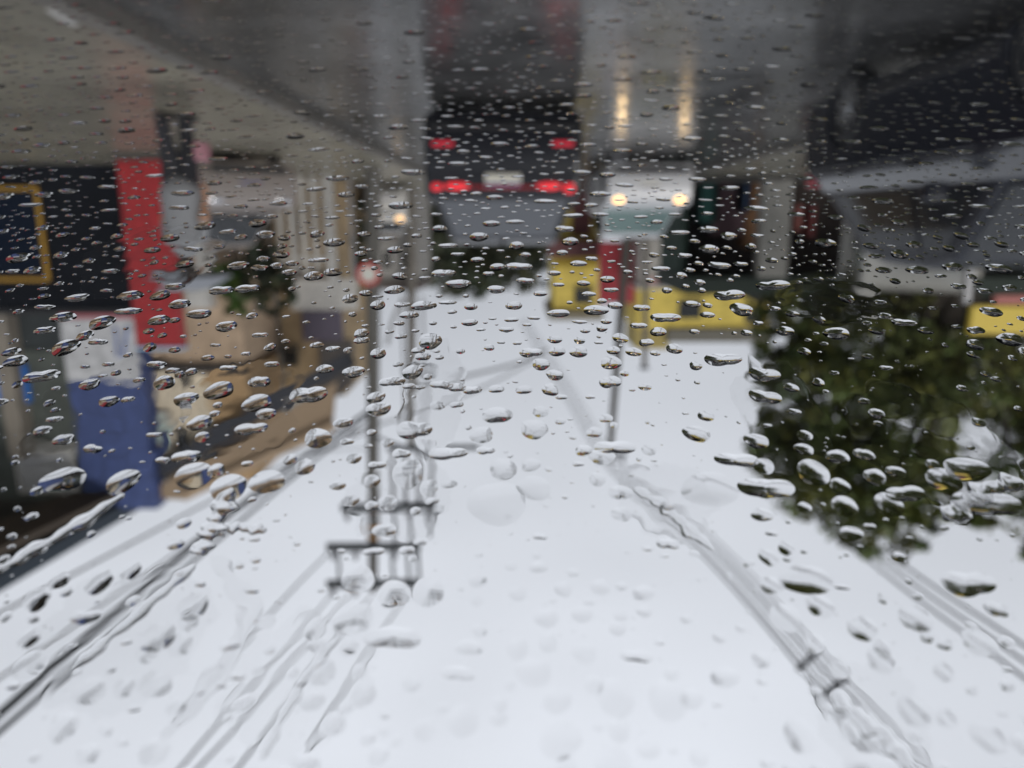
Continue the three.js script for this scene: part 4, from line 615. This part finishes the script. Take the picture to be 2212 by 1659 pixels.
for (const [u, v, w] of seen) { const kind = v > 1000 ? (w > 85 ? (rnd() < 0.5 ? 2 : 1) : rnd() < 0.6 ? 0 : 1) : w > 68 ? 2 : w > 40 ? (rnd() < 0.7 ? 1 : 2) : rnd() < 0.6 ? 0 : 1; add(u, v, w, (w > 85 ? rr(1.25, 1.7) : rr(0.95, 1.3)) * (v < 700 ? 1.2 : v > 1000 ? 0.86 : 1), rr(-0.12, 0.12), kind, true); }
// the rest of the rain, denser and smaller towards the foot of the glass
const bands = [[-30, 160, 760, 13, 50], [160, 330, 800, 12, 52], [330, 470, 720, 10, 54], [470, 600, 520, 9, 52], [600, 760, 200, 8, 46], [760, 1000, 150, 8, 44], [1000, 1300, 110, 12, 54], [1300, 1690, 90, 24, 76]];
for (const [v0, v1, n, w0, w1] of bands) for (let i = 0, tries = 0; i < n && tries < 20000; tries++) {
  const u = rr(-40, 2250), v = rr(v0, v1), w = w0 + (w1 - w0) * Math.pow(rnd(), 1.9); if (near(u, v, w)) continue;
  add(u, v, w, v < 480 ? rr(1.4, 2.6) : rr(0.95, 1.5), rr(-0.15, 0.15), rnd() < 0.35 ? 0 : rnd() < 0.55 ? 1 : 2, false); i++;
}
const inView = (d) => d.u > 0 && d.u < 2212 && d.v > 0 && d.v < 1659;
const ranked = drops.filter(inView).sort((a, b) => b.w * b.w * (0.4 + b.v / 1659) - a.w * a.w * (0.4 + a.v / 1659)), chosen = new Set(ranked.slice(0, 300));
const regions = [['before the big tree', (u, v) => u > 1600 && v > 640 && v < 1240], ['before the dark blue car', (u, v) => u > 1740 && v <= 640], ['before the silver car', (u, v) => u > 1270 && u <= 1740 && v <= 530], ['before the yellow buildings', (u, v) => u > 1180 && u <= 1740 && v > 530 && v <= 760], ['over the dark car ahead', (u, v) => u > 900 && u <= 1270 && v <= 530],
  ['before the far trees', (u, v) => u > 900 && u <= 1180 && v > 530 && v <= 660], ['over the utility poles', (u, v) => u > 690 && u <= 960 && v > 560 && v < 1320], ['over the wet pavement', (u, v) => u <= 900 && v <= 330], ['before the pedestrian and kiosk', (u, v) => u <= 900 && v > 330 && v <= 620], ['before the blue shop', (u, v) => u <= 325 && v > 620 && v < 1200], ['before the beige building', (u, v) => u > 325 && u <= 760 && v > 560 && v < 1060],
  ['over the cables at lower left', (u, v) => u <= 960 && v >= 1000], ['over the loose cable bundle', (u, v) => u > 1380 && v >= 1150], ['over the open sky', () => true]];
for (const d of chosen) d.region = regions.findIndex(([, f]) => f(d.u, d.v));
const ORD = ['first', 'second', 'third', 'fourth', 'fifth', 'sixth', 'seventh', 'eighth', 'ninth', 'tenth', 'eleventh', 'twelfth', 'thirteenth', 'fourteenth', 'fifteenth', 'sixteenth'];
const ROWS = [['only'], ['upper', 'lower'], ['upper', 'middle', 'lower'], ['uppermost', 'second', 'third', 'lowest']];
regions.forEach(([phrase], k) => {                                          // each large drop is told by its row and its place in that row
  const list = [...chosen].filter((d) => d.region === k).sort((a, b) => a.v - b.v), rows = Math.min(4, Math.ceil(list.length / 13)), per_ = Math.ceil(list.length / rows);
  for (let r = 0; r < rows; r++) list.slice(r * per_, (r + 1) * per_).sort((a, b) => a.u - b.u).forEach((d, i) => { d.group = `raindrops ${phrase}`; d.label = `${ORD[i]} large raindrop from the left${rows > 1 ? `, ${ROWS[rows - 1][r]} row` : ''} ${phrase}`; });
});
const small = [];
for (const d of drops) {
  const flatness = d.w > 70 ? 2 : d.w > 38 ? 1 : 0, m = dropMatrix(d.u, d.v, d.w, d.e, d.turn);
  if (chosen.has(d)) {
    const va = VAR.filter((x) => x.kind === d.kind), o = solo('raindrop', d.label, 'raindrop', va[(rnd() * va.length) | 0].geo[flatness], water, d.group);
    m.decompose(o.position, o.quaternion, o.scale);
  } else { const g = TINY[(rnd() * TINY.length) | 0].clone(); g.applyMatrix4(m); small.push(g); }
}
for (let i = 0; i < 900; i++) {                                            // spray
  const v = 300 + 1350 * Math.pow(rnd(), 1.5), u = rr(-20, 2230), w = rr(2.5, 8) * (v > 900 ? 1.2 : 1), g = TINY[(rnd() * TINY.length) | 0].clone(); if (near(u, v, w)) continue;
  g.applyMatrix4(dropMatrix(u, v, w, rr(0.9, 1.3), rr(-0.5, 0.5))); small.push(g);
}
{ const m = solo('raindrop_scatter', 'countless tiny droplets scattered between the larger raindrops on the windscreen', 'droplets', mergeGeometries(small), water); m.userData.kind = 'stuff'; }
// running water: ridges along a path on the glass
function rivulet(label, pts, w, H = 0.16) {
  const c = new THREE.CatmullRomCurve3(pts.map(([u, v]) => onGlass(u, v))), n = 60, cs = 16, P = [], idx = [], Q = [];
  const ph = rr(0, 9);
  for (let i = 0; i <= n; i++) {
    const s = i / n, p = c.getPoint(s), tn = c.getTangent(s), side = tn.clone().cross(gN).normalize(), end = Math.pow(Math.max(0, 1 - Math.pow(Math.abs(2 * s - 1), 6)), 0.5);
    const depth = p.clone().sub(V(0, EYE, 0)).dot(V(0, Math.sin(PITCH), -Math.cos(PITCH))), hw = Math.max(1e-5, w / 2 * depth / F * end * (1 + 0.28 * Math.sin(s * 17 + ph) + 0.16 * Math.sin(s * 41 + 2 * ph)));
    for (let j = 0; j <= cs; j++) { const a = -1 + 2 * j / cs, h = hw * 2 * H * Math.pow(Math.max(0, 1 - a * a), 0.75); const q = p.clone().addScaledVector(side, a * hw + 0.15 * hw * Math.sin(s * 23)).addScaledVector(gN, 0.00055 + h); P.push(q.x, q.y, q.z); }
    const l = p.clone().addScaledVector(side, -hw + 0.15 * hw * Math.sin(s * 23)).addScaledVector(gN, 0.00055), r = p.clone().addScaledVector(side, hw + 0.15 * hw * Math.sin(s * 23)).addScaledVector(gN, 0.00055); Q.push(l, r);
  }
  for (let i = 0; i < n; i++) for (let j = 0; j < cs; j++) { const a = i * (cs + 1) + j, b = a + 1, e = a + cs + 1, f = e + 1; idx.push(a, b, f, a, f, e); }
  const g = new THREE.BufferGeometry(); g.setAttribute('position', new THREE.Float32BufferAttribute(P, 3)); g.setIndex(idx); g.computeVertexNormals();
  const N = g.attributes.normal, flip = V(N.getX(8 + 17 * 30), N.getY(8 + 17 * 30), N.getZ(8 + 17 * 30)).dot(gN) < 0;
  const pos = [...P], nor = [...N.array].map((x) => flip ? -x : x), ii = []; for (let i = 0; i < idx.length; i += 3) flip ? ii.push(idx[i], idx[i + 2], idx[i + 1]) : ii.push(idx[i], idx[i + 1], idx[i + 2]);
  const o = pos.length / 3; Q.forEach((q) => { pos.push(q.x, q.y, q.z); nor.push(-gN.x, -gN.y, -gN.z); });
  for (let i = 0; i < n; i++) { const a = o + 2 * i; flip ? ii.push(a, a + 1, a + 3, a, a + 3, a + 2) : ii.push(a, a + 3, a + 1, a, a + 2, a + 3); }
  const q = new THREE.BufferGeometry(); q.setAttribute('position', new THREE.Float32BufferAttribute(pos, 3)); q.setAttribute('normal', new THREE.Float32BufferAttribute(nor, 3)); q.setIndex(ii);
  return solo('water_rivulet', label, 'rivulet', q, water, 'rivulets on the windscreen');
}
rivulet('straight rivulet over the dark gutter at the left edge', [[-30, 1240], [60, 1190], [160, 1132], [268, 1062]], 34);
rivulet('forked rivulet over the cables beside the beige building', [[425, 1195], [450, 1150], [470, 1110], [500, 1050]], 48);
rivulet('short rivulet branch pointing at the utility pole', [[460, 1150], [500, 1135], [575, 1142]], 26);
rivulet('bulging rivulet along the thick twin cable', [[150, 1440], [230, 1375], [330, 1290], [420, 1215]], 30, 0.12);
rivulet('rivulet running down from the forked one over plain sky', [[455, 1195], [500, 1250], [535, 1320], [490, 1420], [430, 1500], [340, 1600]], 46, 0.05);
rivulet('wavy rivulet between the cable strands at the bottom', [[560, 1640], [610, 1540], [660, 1450], [730, 1370]], 24, 0.12);
rivulet('rivulet at the upper end of the loose cable bundle', [[1370, 1050], [1430, 1085], [1480, 1130], [1545, 1185]], 30, 0.1);
rivulet('rivulet at the lower end of the loose cable bundle', [[1800, 1490], [1850, 1540], [1920, 1590], [1970, 1660]], 44, 0.1);
rivulet('rivulet at the right edge of the big tree', [[2040, 1120], [2090, 1085], [2140, 1050], [2215, 1035]], 44, 0.16);

renderer.render(scene, camera);
